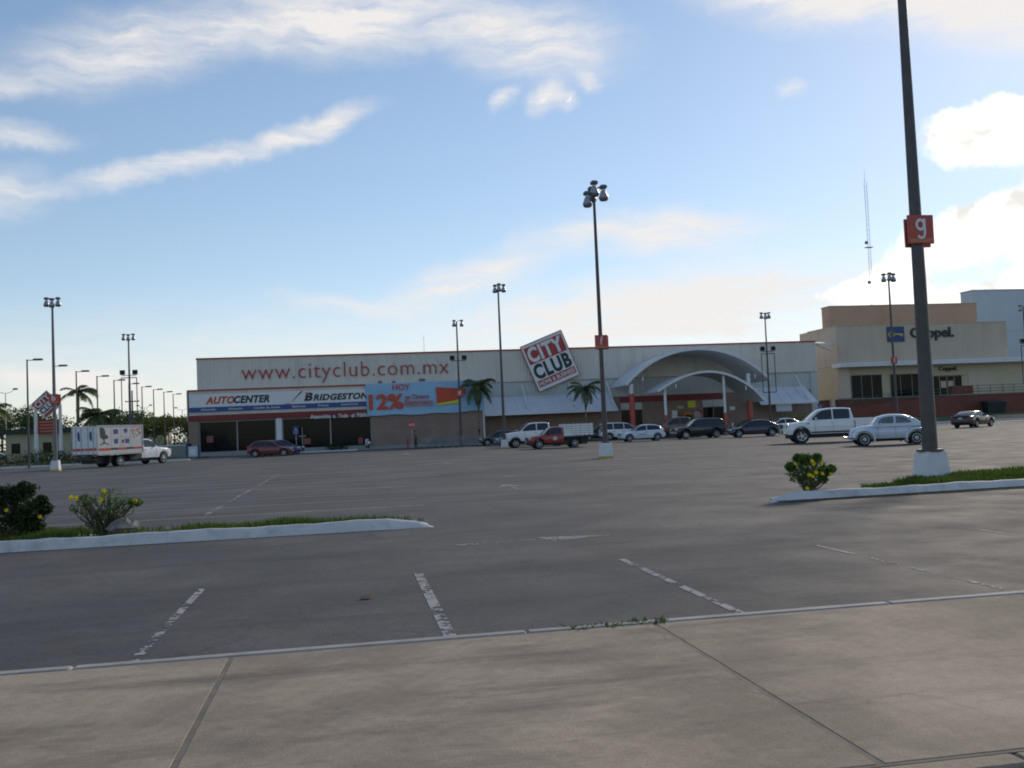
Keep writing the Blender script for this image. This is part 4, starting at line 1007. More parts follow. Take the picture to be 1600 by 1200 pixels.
# diamond panel as rotated box
q = 1.0
dm = thing('tmp', '', '', (0, 0, 0)); bpy.data.objects.remove(dm)
pan = MB().cbox((0, 0, 0), (2.0*q, .2, 2.0*q), .01).build('diamond_panel', 'sign_white', t)
pan.location = (0, 0, 5.85); pan.rotation_euler = (0, R(-43), 0)
MB().box(-.92, .92, -.125, -.11, .12, .92).build('red_panel', 'letter_red', pan)
text('word_city', 'CITY', 'sign_white', pan, -.82, .82, .2, .84, -.126, bold=.03, depth=.015)
text('word_club', 'CLUB', 'letter_dark', pan, -.88, .88, -.55, .06, -.105, bold=.03, depth=.02)
MB().box(-.92, .92, -.125, -.11, -.9, -.64).build('red_strip', 'letter_red', pan)
bd = MB().box(-.82, 1.05, -.05, .05, 3.0, 4.4).build('message_board', 'band_red', t)
for i, z in enumerate((4.15, 3.85, 3.55, 3.25)): MB().box(-.7+.1*(i % 2), .9-.15*(i % 3), -.062, -.051, z-.05, z+.05).build('message_line', 'sign_orange', bd)

o = MB().box(-70, -14, 87.0, 112, -.1, .08).build('verge', 'terrain'); struct(o)
t = thing('white_kerb', 'long low white kerb along the left end of the lot', 'kerb', (-30, 86.9, 0))
for i in range(17): MB().cbox((-24+i*2.45, 0, .06), (2.43, .3, .2), .03).build('kerb_stone', 'kerb', t)

def hedge(label, x0, x1, y, d, h, n, seed, m='leaf_dark', size=.09):
    rnd = random.Random(seed); cs = []; x = x0
    while x < x1: cs.append((x, y+rnd.uniform(-.2, .2), h*.5, d*rnd.uniform(.8, 1.2), h*.5*rnd.uniform(.8, 1.25))); x += d*.8
    t = thing('hedge', label, 'hedge', ((x0+x1)/2, y, 0), 0, 'low hedges'); of = t.location
    leafcloud(MB(), n, lobes(cs), size, rnd).build('foliage', m, t, off=of, fix=False)
    sm = MB()
    for c in cs: sm.tube([(c[0], c[1], 0), (c[0]+.1, c[1], h*.4), (c[0], c[1], h*.7)], [.03, .02, .01], 5)
    sm.build('stems', 'bark', t, off=of); return t
hedge('low dark hedge behind the white kerb at the left', -42, -22.5, 89.6, .7, 1.3, 5200, 21)
hedge('short dark hedge under the red totem board', -29.5, -26.5, 97, .6, 1.6, 900, 22)
hedge('clipped hedge between the truck and the store corner', -24, -17.2, 112, .8, 2.1, 2200, 23, 'tree_leaf2')
hedge('small clipped hedge on the kerbed bed before the glazed bays', -1.9, -.1, 101.2, .45, .9, 700, 24)
hedge('round green hedge left of the pickup hood below the right awning', 46.6, 50.2, 99.5, .8, 1.9, 1500, 25, 'leaf')
t = thing('kerbed_bed', 'small white kerbed bed in front of the glazed bays', 'kerb', (-1.6, 101.1, 0))
MB().loft([[(x, y, z) for x, y in outline(-4.6, 2.6, -.9, .45, .5, ins)] for ins, z in ((0, -.02), (.05, .13), (.22, .13), (.25, .05))]).build('kerb', 'kerb', t); MB().add([(x, y, .07) for x, y in outline(-4.6, 2.6, -.9, .45, .5, .22)], [tuple(range(36))]).build('soil', 'soil', t)
t = thing('low_wall', 'low grey block wall with pale coping right of the truck', 'wall', (-17.5, 106, 0))
MB().box(-4, 1.0, 0, .3, 0, 1.25).build('wall', 'plinth', t); MB().box(-4.05, 1.05, -.05, .35, 1.25, 1.36).build('coping', 'sign_white', t)
t = thing('poster_stand', 'small framed poster stand with dark posts at the store corner', 'sign', (-14.3, 93.5, .0))
for x in (-.52, .52): MB().cbox((x, 0, .65), (.16, .16, 1.3), .02).build('post', 'navy_print', t)
MB().cbox((0, 0, .7), (.86, .06, .95), .01).build('panel', 'pale_blue', t); MB().box(-.25, .2, -.04, -.031, .4, .9).build('print', 'sign_white', t)
t = thing('fuel_kiosk', 'low beige building with a dark flat roof beyond the totem sign', 'building', (-42, 140, 0))
MB().box(-3.6, 9.0, 0, 8, 0, 3.7).build('wall', 'beige_wall', t); MB().box(-5.0, 10, -1, 9, 3.7, 4.3).build('roof', 'dumpster', t)
for x in (-.8, 3.0, 6.5): MB().box(x, x+.25, -.06, -.002, 0, 3.69).build('pilaster', 'plinth', t)
for x in (-3.0, 1.0, 4.6): MB().box(x, x+1.1, -.04, -.002, 1.0, 2.4).build('window', 'glass', t)
for x0, x1, z0, z1, lb in ((-43.5, -39.2, 5.6, 7.3, 'dark green overhead road sign left of its twin'), (-38.0, -34.4, 4.9, 6.7, 'dark green overhead road sign nearest the big store')):
    t = thing('road_sign', lb, 'road sign', ((x0+x1)/2, 222 if x0 < -40 else 214, 0)); w = x1-x0
    MB().cbox((0, 0, (z0+z1)/2), (w, .12, z1-z0), .03).build('panel', 'highway_green', t); MB().cyl((w/2+.15, .2, 0), (w/2+.15, .2, z1+.2), .16, n=8).build('post', 'sign_white', t); MB().cyl((-w/2+.4, .2, 0), (-w/2+.4, .2, z1), .12, n=8).build('post', 'post_grey', t)
    MB().box(-w/2+.4, w/2-.8, -.075, -.061, z0+.9, z0+1.1).build('legend', 'sign_white', t)
t = thing('pale_roof_shed', 'far low shed with a pale blue roof behind the trees', 'building', (-47, 235, 0)); MB().box(-4.5, 5, 0, 8, 0, 4.6).build('wall', 'beige_wall', t); MB().loft([[(-5, -.5, 4.6), (-5, 4, 5.7), (-5, 8.5, 4.6)], [(5.5, -.5, 4.6), (5.5, 4, 5.7), (5.5, 8.5, 4.6)]], True, True).build('roof', 'pale_blue', t)

def tree(label, loc, h, w, seed, m, n=1300):
    h *= 1.22; w *= 1.15
    rnd = random.Random(seed); t = thing('tree', label, 'tree', loc, 0, 'trees along the avenue')
    cs = [(rnd.gauss(0, w*.28), rnd.gauss(0, w*.28), h*rnd.uniform(.5, .82), w*rnd.uniform(.2, .34), h*rnd.uniform(.12, .2)) for _ in range(11)]
    tr = MB(); tr.tube([(0, 0, 0), (.1, 0, h*.25), (-.05, .1, h*.5), (.05, 0, h*.75)], [h*.03, h*.022, h*.015, h*.006], 7)
    for c in cs[:7]: tr.tube([(.05, .0, h*rnd.uniform(.25, .45)), (c[0]*.5, c[1]*.5, c[2]*.8), c[:3]], [h*.012, h*.008, .01], 5)
    tr.build('trunk', 'bark', t, True)
    leafcloud(MB(), n, lobes(cs), .28, rnd).build('crown', m, t, fix=False); return t
TR = [(-60, 178, 7.6, 6, 'tree_leaf'), (-55.5, 186, 8.0, 7, 'tree_leaf'), (-51, 176, 6.8, 6, 'tree_leaf'), (-46, 190, 6.6, 6, 'tree_leaf2'), (-42, 184, 6.0, 6, 'tree_leaf'), (-37.5, 178, 6.4, 5, 'tree_leaf'), (-34.5, 170, 5.4, 5, 'tree_leaf2'),
      (-31.5, 176, 5.6, 5, 'tree_leaf2'), (-28.5, 182, 5.6, 5, 'tree_leaf'), (-53.5, 143, 6.3, 6, 'tree_leaf'), (-66, 200, 9, 8, 'tree_leaf'), (-25, 176, 5.2, 5, 'tree_leaf2'), (-21.5, 182, 5.0, 5, 'tree_leaf'), (-49, 215, 7.5, 7, 'tree_leaf'), (-33, 250, 8, 8, 'tree_leaf'), (-26, 255, 8, 8, 'tree_leaf')]
TL = ['tallest dark tree at the left picture edge', 'broad dark tree behind the beige building', 'dark tree just left of the totem sign', 'olive tree directly behind the totem sign', 'dark tree right of the totem board', 'dark tree behind the palms', 'low olive tree behind the truck hood', 'low olive tree under the green road sign', 'dark low tree between the road signs', 'nearer dark tree cut by the left edge', 'big tree far off at the left edge', 'low olive tree left of the store corner', 'dark low tree touching the store corner', 'far tree seen above the beige building', 'far tree behind the left road sign', 'far tree behind the right road sign']
for i, ((x, y, h, w, m), lb) in enumerate(zip(TR, TL)): tree(lb, (x, y, 0), h, w, 100+i, m)
rnd = random.Random(77); cs = [(-140+i*4.5+rnd.uniform(-1, 1), 300+rnd.uniform(-8, 8), rnd.uniform(1.8, 3.2), rnd.uniform(3, 4.5), rnd.uniform(2.2, 3.6)) for i in range(38)]
o = leafcloud(MB(), 9000, lobes(cs), .55, rnd).build('far_woods', 'tree_leaf', None, fix=False); tag(o, 'far band of dark woods along the left horizon', 'woods'); o['kind'] = 'stuff'

# palms
def frond_mesh(L, up, droop, seed):
    rnd = random.Random(seed); mb = MB(); pts = []
    for i in range(13):
        t = i/12; pts.append(Vector((L*t*(1-.12*t*t), 0, up*t-droop*t*t*(.6+.4*t))))
    mb.tube(pts, [.035*(1-.85*i/12) for i in range(13)], 5)
    for i in range(3, 49):
        t = i/49; k = t*12; a = int(k); p = pts[a].lerp(pts[min(12, a+1)], k-a); d = (pts[min(12, a+1)]-pts[a]).normalized()
        ln = .8*L*.42*math.sin(math.pi*(.12+.83*t))**.7*rnd.uniform(.85, 1.15)
        for s_ in (-1, 1):
            tip = p+d*ln*.55+Vector((0, s_*ln*.75, -ln*rnd.uniform(.25, .6))); md = p+(tip-p)*.5+Vector((0, 0, ln*.12)); w = d*.035
            mb.add([p-w, p+w, md+w*.9, tip, md-w*.9], [(0, 1, 2, 4), (4, 2, 3)])
    return mb.mesh('frond')
FM = [frond_mesh(2.3, 1.5, 1.2, 1), frond_mesh(2.4, .8, 1.6, 2), frond_mesh(2.2, .1, 1.7, 3)]
def palm(label, loc, h, seed, s=1.0, wind=0, lean=0, n=17, dead=0):
    rnd = random.Random(seed); t = thing('palm_tree', label, 'palm tree', loc, 0, 'palm trees')
    pts = [(lean*(k/8)**2, .05*math.sin(k), h*k/8) for k in range(9)]
    MB().tube(pts, [.2, .15, .13, .12, .115, .11, .11, .12, .09], 10).build('trunk', 'palm_bark', t, True)
    MB().tube([(lean, 0, h-.2), (lean+.03, 0, h+.25), (lean+.06, 0, h+.6)], [.1, .09, .03], 8).build('crownshaft', 'palm_leaf', t, True)
    for i in range(n):
        f = link('frond', FM[0 if i < n*.35 else (1 if i < n*.7 else 2)], 'palm_leaf', t)
        a = i*2.4+rnd.uniform(-.3, .3)
        if wind: a = math.atan2(math.sin(a)*.75, math.cos(a)*.7+wind)
        f.location = (lean, 0, h+.2-.012*i); f.rotation_euler = (rnd.uniform(-.25, .25), rnd.uniform(-.25, .2), a); f.scale = (s*rnd.uniform(.85, 1.1),)*3
    for i in range(dead):
        f = link('dry_frond', FM[2], 'palm_leaf', t); f.location = (lean, 0, h-.1); f.rotation_euler = (0, .9, -.4+i*2.2); f.scale = (.85,)*3
    return t
palm('palm with drooping fronds standing before the right end of the blue banner', (13.9, 102.2, .1), 6.1, 31, .95, dead=2)
palm('palm standing between the tilted square sign and the arched entrance', (25.7, 102.2, .1), 5.4, 32, .9, dead=1)
palm('tall slim palm with windswept fronds left of the box truck top', (-27.0, 104, .05), 7.0, 33, .95, wind=.35, n=13)
palm('bushy shorter palm rising right behind the box truck', (-24.8, 103, .05), 4.6, 34, 1.1, n=22)
palm('palm cut off by the left edge of the picture', (-35.0, 103, .05), 5.6, 35, .9)

# ================================================================== VEHICLES
wheel_cache = {}
def wheel(parent, x, y, r, w, style, outer):
    key = (round(r, 3), w, style)
    if key not in wheel_cache:
        tm = MB().lathe([(.6*r, -w/2+.01), (.9*r, -w/2), (.985*r, -w/2+.025), (r, -w/4), (r, w/4), (.985*r, w/2-.025), (.9*r, w/2), (.6*r, w/2-.01)], axis='Y', n=24)
        rb = MB()
        if style == 'spoke':
            rb.lathe([(.64*r, w/2-.09), (.64*r, w/2+.004), (.56*r, w/2-.004), (.55*r, w/2-.09)], axis='Y', n=24)
            for i in range(5):
                a = i*2*math.pi/5; c, s_ = math.cos(a), math.sin(a); p = Vector((c, 0, s_)); n_ = Vector((-s_, 0, c))
                b = [p*.06*r+n_*.1*r, p*.58*r+n_*.075*r, p*.58*r-n_*.075*r, p*.06*r-n_*.1*r]
                rb.loft([[(q.x, w/2-.05, q.z) for q in b], [(q.x, w/2-.008, q.z) for q in b]], True, True)
            rb.lathe([(.16*r, w/2-.06), (.15*r, w/2+.004), (.02, w/2+.008)], axis='Y', n=14)
        else:
            rb.lathe([(.66*r, w/2-.06), (.66*r, w/2+.003), (.58*r, w/2+.006), (.5*r, w/2-.03), (.3*r, w/2-.005), (.22*r, w/2+.03), (.03, w/2+.035)], axis='Y', n=24)
        tm = tm.mesh('tyre'); rm = rb.mesh('rim')
        for me in (tm, rm):
            me.polygons.foreach_set('use_smooth', [True]*len(me.polygons)); me.set_sharp_from_angle(angle=R(35))
        hb = MB().lathe([(.56*r, w/2-.1), (.56*r, w/2-.085), (.02, w/2-.085)], axis='Y', n=20).mesh('brake_disc')
        wheel_cache[key] = (tm, rm, hb)
    tm, rm, hb = wheel_cache[key]
    o = link('wheel', tm, 'rubber', parent); o.location = (x, y, r)
    if not outer: o.rotation_euler = (0, 0, math.pi)
    link('rim', rm, 'rim' if style == 'spoke' else 'rim_steel', o); link('hub', hb, 'trim_black', o)

def car(name, label, cat, loc, rz, S, group='parked cars'):
    t = thing(name, label, cat, loc, rz, group)
    L, W, r = S['L'], S['W'], S['r']; Lb = S.get('Lb', L); xw = (S['xf'], S['xr']); sill = S.get('sill', .26); paint = S['paint']; gl = S.get('glass', 'car_glass')
    top = smooth_line(S['top'], .05); roof = smooth_line(S['cab'], .05)
    X = lambda x: L/2-x
    AR = r+S.get('gap', .06)
    def hw(x): return W/2*(1-S.get('tf', .17)*max(0, 1-x/.6)**2-S.get('tr', .13)*max(0, 1-(L-x)/.5)**2)
    def zl(x):
        b = sill+.1*max(0, 1-x/.35)**2+.12*max(0, 1-(L-x)/.4)**2
        for c in xw:
            d = abs(x-c)
            if d < AR: b = max(b, r+math.sqrt(AR*AR-d*d))
        return b
    xs = {round(i*.06, 3) for i in range(int(Lb/.06)+1)} | {0.0, Lb, .02}
    for c in xw:
        for k in range(-9, 10):
            q = c+AR*math.sin(k*math.pi/18)
            if 0 <= q <= Lb: xs.add(round(q, 4))
        for q in (c-AR-.001, c+AR+.001):
            if 0 <= q <= Lb: xs.add(q)
    rings = []
    for x in sorted(xs):
        zt = interp(top, x); a = min(zl(x), zt-.05); h = zt-a; w = hw(x)
        half = [(0, a), (w*.9, a), (w*.975, a+.03), (w*.995, a+.3*h), (w, a+.55*h), (w*.985, a+.8*h), (w*.955, zt-.035), (w*.88, zt-.003), (w*.5, zt+.012), (0, zt+.018)]
        rings.append([(X(x), y, z) for y, z in half]+[(X(x), -y, z) for y, z in reversed(half[1:-1])])
    body = MB().loft(rings, True, True).build('body', paint, t, 38)
    MB().box(X(Lb-.25 if Lb == L else L-.3), X(.3), -W*.33, W*.33, r*.7, sill+.25).build('chassis', 'trim_black', t)
    # cabin
    gw, tum = W/2*S.get('gw', .93), S.get('tum', .3); zb0 = S['belt']
    wg = lambda z: gw-(z-zb0)*tum
    rings = []
    for x, zr in roof:
        zb = min(interp(top, x)-.03, zr-.005); zm = max(zb+.001, zr-.06)
        half = [(wg(zb), zb), (wg(zm), zm), (wg(zr)-.04, zr-.012), (wg(zr)*.5, zr+.012), (0, zr+.02)]
        rings.append([(X(x), y, z) for y, z in half]+[(X(x), -y, z) for y, z in reversed(half[:-1])])
    cab = MB().loft(rings, False, False).build('cabin', S.get('roofpaint', paint), t, 38)
    rf = lambda x: interp(roof, x)
    for x0, x1 in S['side']:
        for s_ in (1, -1):
            lo, hi = [], []
            for i in range(9):
                x = x0+(x1-x0)*i/8; zb = interp(top, x)+.025; zt = max(zb+.004, rf(x)-.07)
                lo.append((X(x), s_*(wg(zb)+.008), zb)); hi.append((X(x), s_*(wg(zt)+.008), zt))
            MB().loft([lo, hi], False).build('side_window', gl, cab, fix=False)
    def slope(x0, x1, nm):
        row = []
        n = 8
        for i in range(n+1):
            x = x0+(x1-x0)*i/n; z = rf(x); e = .02; d = Vector((e*2, rf(x+e)-rf(x-e))).normalized(); nx, nz = -d.y*.018, d.x*.018
            w = wg(z)-.075
            row.append([(X(x+nx), -w, z+nz-.008), (X(x+nx), -w*.5, z+nz+.014), (X(x+nx), 0, z+nz+.022), (X(x+nx), w*.5, z+nz+.014), (X(x+nx), w, z+nz-.008)])
        MB().loft(row, False).build(nm, gl, cab, True, fix=False)
    slope(*S['ws'], 'windscreen')
    if 'rw' in S: slope(*S['rw'], 'rear_window')
    # wheels
    for c in xw:
        for s_ in (1, -1): wheel(t, X(c), s_*(W/2-S.get('ww', .2)/2-.015), r, S.get('ww', .2), S.get('rimstyle', 'cap'), s_ > 0)
    # lamps, bumpers, grille, plates, mirrors, seams
    bp = S.get('bumper', paint); bz = S.get('bz', .45)
    MB().cbox((X(.02), 0, bz), (.16, hw(0)*2+.04, S.get('bh', .18)), .045).build('front_bumper', bp, t, 30)
    if Lb == L: MB().cbox((X(L-.03), 0, bz+.03), (.16, hw(L)*2+.04, S.get('bh', .18)), .045).build('rear_bumper', bp, t, 30)
    hz = S['hz']
    for s_ in (1, -1):
        MB().cbox((X(.13), s_*(hw(.08)-.19), hz), (.3, .38, S.get('hh', .14)), .03).build('headlight', S.get('lampm', 'lamp_clear'), t, 30)
        if Lb == L: MB().cbox((X(L-.07), s_*(hw(L-.06)-.11), S['tz']), (.16, .24, S.get('th', .18)), .03).build('tail_light', 'lamp_red', t, 30)
        mx_ = S['ws'][0]+.42
        MB().cbox((X(mx_), s_*(gw+.09), zb0+.11), (.1, .2, .14), .03).build('mirror', S.get('mirror', 'trim_black'), t, 30)
        for x in S.get('seams', ()):
            MB().box(X(x)-.006, X(x)+.006, s_*(W/2-.06), s_*(W/2+.002), zl(x)+.12, interp(top, x)-.13).build('door_seam', 'trim_black', body)
        for x in S.get('handles', ()): MB().cbox((X(x), s_*(W/2+.004), zb0-.14), (.17, .03, .035), .008).build('door_handle', S.get('handle', 'trim_black'), body)
    MB().cbox((X(-.01), 0, hz-.02), (.08, W*.36, S.get('gh', .12)), .02).build('grille', 'trim_black', t)
    MB().cbox((X(-.075), 0, bz), (.02, .34, .13), .004).build('number_plate', 'plate', t)
    if Lb == L: MB().cbox((X(L+.012), 0, S['tz']-.05), (.03, .34, .13), .004).build('number_plate', 'plate', t)
    return t

def place(fx, fy, rz, S):
    f = Vector((math.cos(R(rz)), math.sin(R(rz)))); away = Vector((-f.y, f.x)); away = away if away.y > 0 else -away
    c = Vector((fx, fy))-f*(S['L']/2-S['xf'])+away*(S['W']/2-.1)
    return (c.x, c.y, 0)

HATCH = dict(L=3.85, W=1.66, r=.3, xf=.72, xr=3.17, top=[(0, .6), (.12, .68), (.9, .86), (1.2, .9), (3.3, .94), (3.72, .9), (3.85, .7)], belt=.9,
             cab=[(.95, .86), (1.25, 1.06), (1.62, 1.32), (1.95, 1.41), (2.5, 1.43), (3.1, 1.38), (3.45, 1.25), (3.75, .88)], side=[(1.2, 2.2), (2.28, 3.4)], ws=(1.02, 1.72), rw=(3.42, 3.7),
             hz=.66, tz=.85, th=.3, seams=(1.3, 2.24), handles=(2.08,))
SEDAN = dict(L=4.55, W=1.74, r=.31, xf=.87, xr=3.52, top=[(0, .56), (.15, .66), (1.0, .86), (1.35, .9), (3.6, .97), (4.35, .97), (4.55, .72)], belt=.92,
             cab=[(1.05, .86), (1.45, 1.08), (1.95, 1.35), (2.3, 1.42), (2.9, 1.43), (3.4, 1.33), (4.05, .98)], side=[(1.4, 2.42), (2.5, 3.6)], ws=(1.15, 2.0), rw=(3.4, 3.98),
             hz=.66, tz=.82, th=.16, seams=(1.45, 2.46, 3.3), handles=(2.28, 3.2))
SUV = dict(L=4.7, W=1.8, r=.37, xf=.85, xr=3.68, sill=.4, top=[(0, .82), (.08, .95), (1.1, 1.08), (1.4, 1.1), (4.5, 1.12), (4.7, 1.0)], belt=1.1, gw=.94, tum=.24,
           cab=[(1.15, 1.06), (1.45, 1.3), (1.85, 1.62), (2.2, 1.72), (3.2, 1.74), (4.1, 1.71), (4.35, 1.6), (4.66, 1.06)], side=[(1.4, 2.5), (2.58, 3.4), (3.48, 4.42)], ws=(1.2, 1.9), rw=(4.36, 4.62),
           hz=.85, hh=.17, gh=.18, bz=.58, bh=.2, tz=1.0, th=.32, seams=(1.5, 2.54, 3.44), handles=(2.35, 3.25), rimstyle='spoke', ww=.24, gap=.08, bumper='silver_b', tf=.12, tr=.06)
M['silver_b'] = M['p_silver']
VAN = dict(SUV, L=4.6, W=1.85, r=.33, xf=.9, xr=3.75, sill=.3, belt=1.0, top=[(0, .66), (.1, .78), (1.0, 1.0), (4.4, 1.04), (4.6, .9)], cab=[(.8, .95), (1.2, 1.22), (1.75, 1.6), (2.1, 1.68), (3.2, 1.72), (4.1, 1.68), (4.4, 1.5), (4.58, 1.0)],
           side=[(1.15, 2.2), (2.28, 3.3), (3.38, 4.4)], ws=(.9, 1.8), rw=(4.38, 4.54), hz=.74, bz=.48, seams=(1.4, 2.24, 3.34), bumper='p_white', rimstyle='cap')
CREW = dict(L=5.75, Lb=3.95, W=2.0, r=.42, xf=.98, xr=4.55, sill=.5, belt=1.3, gw=.93, tum=.24, top=[(0, .95), (.06, 1.08), (.5, 1.18), (1.3, 1.27), (1.6, 1.3), (3.95, 1.32)],
            cab=[(1.3, 1.24), (1.6, 1.5), (2.05, 1.86), (2.35, 1.95), (3.0, 1.98), (3.6, 1.96), (3.82, 1.88), (3.94, 1.3)], side=[(1.6, 2.72), (2.8, 3.72)], ws=(1.38, 2.1), rw=(3.84, 3.92),
            hz=1.03, hh=.22, gh=.26, bz=.66, bh=.24, tz=1.0, seams=(1.75, 2.76, 3.9), handles=(2.6, 3.6), ww=.3, gap=.1, tf=.1, rimstyle='spoke')
CREWBED = (4.0, 5.72, 1.34)
SINGLE = dict(CREW, L=4.75, Lb=2.62, W=1.66, r=.32, xf=.78, xr=3.46, sill=.36, belt=1.0, top=[(0, .7), (.06, .84), (.9, .98), (1.15, 1.0), (2.62, 1.02)],
              cab=[(1.05, .96), (1.3, 1.2), (1.62, 1.48), (1.85, 1.55), (2.2, 1.57), (2.5, 1.53), (2.61, 1.0)], side=[(1.3, 2.45)], ws=(1.1, 1.66), rw=(2.53, 2.6), hz=.78, hh=.16, gh=.15, bz=.52, bh=.18, seams=(1.38, 2.5), handles=(2.3,), ww=.2, gap=.07, rimstyle='cap')

def bed(t, S, x0, x1, zt, paint):
    L, W, r = S['L'], S['W'], S['r']; AR = r+S.get('gap', .06); zs = S['sill']; X = lambda x: L/2-x; c = S['xr']
    poly = [(X(x0), zs)]
    for k in range(-8, 9): a = k*math.pi/18; poly.append((X(c+AR*math.sin(a)*1.0), max(zs, r+AR*math.cos(a))) if True else 0)
    poly += [(X(x1), zs+.12), (X(x1), zt), (X(x0), zt)]
    for s_ in (1, -1): MB().prism(poly, s_*W/2, s_*(W/2-.07)).build('bed_side', paint, t)
    MB().box(X(x1), X(x1)+.06, -W/2+.072, W/2-.072, zs+.2, zt-.02).build('tailgate', paint, t)
    MB().box(X(x1)+.061, X(x0), -W/2+.072, W/2-.072, zs+.25, zs+.35).build('bed_floor', 'trim_black', t)
    MB().box(X(x0)-.06, X(x0), -W/2+.072, W/2-.072, zs+.352, zt-.01).build('bed_front', paint, t)
    MB().cbox((X(x1+.06), 0, zs+.12), (.16, W*.96, .18), .03).build('rear_bumper', S.get('bumper', paint), t)
    for s_ in (1, -1): MB().cbox((X(x1-.03), s_*(W/2-.06), zt-.3), (.1, .16, .34), .02).build('tail_light', 'lamp_red', t)

# -- three cars nose-on to the right in front of the glazed bays
S = dict(HATCH, paint='p_red'); car('hatchback', 'dark red hatchback parked before the glazed bays, nearest of three', 'car', place(-5.65, 87.2, 0, S), 0, S)
S = dict(SEDAN, paint='p_blue', L=4.2, top=[(0, .56), (.15, .66), (1.0, .86), (1.35, .9), (3.4, .97), (4.0, .97), (4.2, .72)], cab=[(1.05, .86), (1.45, 1.08), (1.95, 1.35), (2.3, 1.42), (2.9, 1.43), (3.3, 1.33), (3.85, .98)], rw=(3.32, 3.8), xr=3.3)
car('sedan', 'blue car parked right behind the dark red hatchback', 'car', place(-5.3, 90.6, 0, S), 0, S)
S = dict(HATCH, paint='p_dkgreen'); car('hatchback', 'dark car farthest of the three before the glazed bays', 'car', place(-4.9, 94.2, 0, S), 0, S)
# -- cluster by the white block mast
S = dict(HATCH, paint='p_dkgreen', bumper='p_dkgreen'); car('hatchback', 'dark hatchback parked left of the second mast near the carts', 'car', place(13.1, 91, 180, S), 180, S)
S = dict(HATCH, paint='p_slate'); car('hatchback', 'grey blue car half hidden behind the white double cab pickup', 'car', place(13.7, 84.6, 180, S), 180, S)
S = dict(CREW, paint='p_white', r=.37, W=1.85, bumper='trim_black'); t = car('pickup_truck', 'white double cab pickup behind the red stake bed truck', 'pickup', place(13.4, 77.0, 180, S), 180, S); bed(t, S, *CREWBED, 'p_white')
S = dict(SINGLE, paint='p_stake_red', bumper='trim_black'); t = car('stake_truck', 'red small truck with white slatted stake bed', 'truck', place(13.75, 69.0, 180, S), 180, S)
X = lambda x: S['L']/2-x
MB().box(X(4.78), X(2.66), -.8, .8, .72, .84).build('bed_deck', 'trim_black', t); MB().box(X(4.6), X(2.66), -.35, .35, .42, .72).build('bed_rails', 'trim_black', t)
for s_ in (1, -1):
    for i in range(5):
        MB().box(X(4.86), X(2.64), s_*.80, s_*.83, .9+i*.17, 1.03+i*.17).build('plank', 'white_paint', t)
    for x in (2.72, 3.4, 4.08, 4.74): MB().box(X(x)-.035, X(x)+.035, s_*.765, s_*.798, .84, 1.76).build('stake', 'white_paint', t)
    MB().cbox((X(4.72), s_*.7, .66), (.06, .18, .12), .02).build('tail_light', 'lamp_red', t); MB().box(X(3.92), X(3.9), s_*.55, s_*.8, .2, .7).build('mud_flap', 'trim_black', t)
for i in range(5): MB().box(X(2.69), X(2.66), -.78, .78, .92+i*.17, 1.05+i*.17).build('plank', 'white_paint', t); MB().box(X(4.86), X(4.83), -.78, .78, .9+i*.17, 1.03+i*.17).build('plank', 'white_paint', t)
MB().cbox((X(1.95), .835, .72), (.28, .012, .26), .003).build('door_sign', 'plate', t)
# -- row before the entrance
S = dict(SEDAN, paint='p_black'); car('sedan', 'black car mostly hidden behind the f mast', 'car', place(23.6, 93, 180, S), 180, S)
S = dict(VAN, paint='p_white'); car('minivan', 'white minivan just right of the f mast', 'van', place(28.3, 92, 0, S), 0, S)
S = dict(HATCH, paint='p_paleblue', bumper='p_paleblue'); t = car('hatchback', 'pale blue white hatchback with blue door lettering near the entrance', 'car', place(23.75, 79.5, 176, S), 176, S)
text('door_lettering', 'AGENCIA', 'navy_print', t, -.35, .3, .55, .66, 0, bold=.02, depth=.004).matrix_local = Matrix.Translation((.1, .838, 0)) @ Matrix.Rotation(math.pi, 4, 'Z')
S = dict(SEDAN, paint='p_black'); car('sedan', 'black car behind the pale hatchback, before the left porch column', 'car', place(32.2, 93.5, 0, S), 0, S)
S = dict(CREW, paint='p_brown', r=.36, W=1.8, L=5.3); t = car('pickup_truck', 'brown pickup half hidden behind the dark sport utility', 'pickup', place(29.4, 87.5, 180, S), 180, S); bed(t, S, 4.0, 5.25, 1.32, 'p_brown')
S = dict(SUV, paint='p_suv'); t = car('sport_utility', 'dark blue boxy sport utility with light front bumper before the entrance', 'suv', place(29.15, 80.5, 180, S), 180, S)
for s_ in (1, -1): MB().tube([(.6, s_*.62, 1.8), (-1.7, s_*.62, 1.8)], .02, 6).build('roof_rail', 'trim_black', t)
S = dict(SEDAN, paint='p_navy', L=4.7, xr=3.6, roofpaint='p_navy'); t = car('sedan', 'navy sedan with pale roof edge left of the big white pickup', 'car', place(32.3, 76.2, 168, S), 168, S)
S = dict(SEDAN, paint='p_white'); car('sedan', 'white car glimpsed between the navy sedan and the hedge', 'car', place(42.0, 91, 180, S), 180, S)
S = dict(HATCH, paint='p_black'); car('hatchback', 'black hatchback glimpsed right of the entrance behind the navy sedan', 'car', place(40.6, 95.6, 180, S), 180, S)
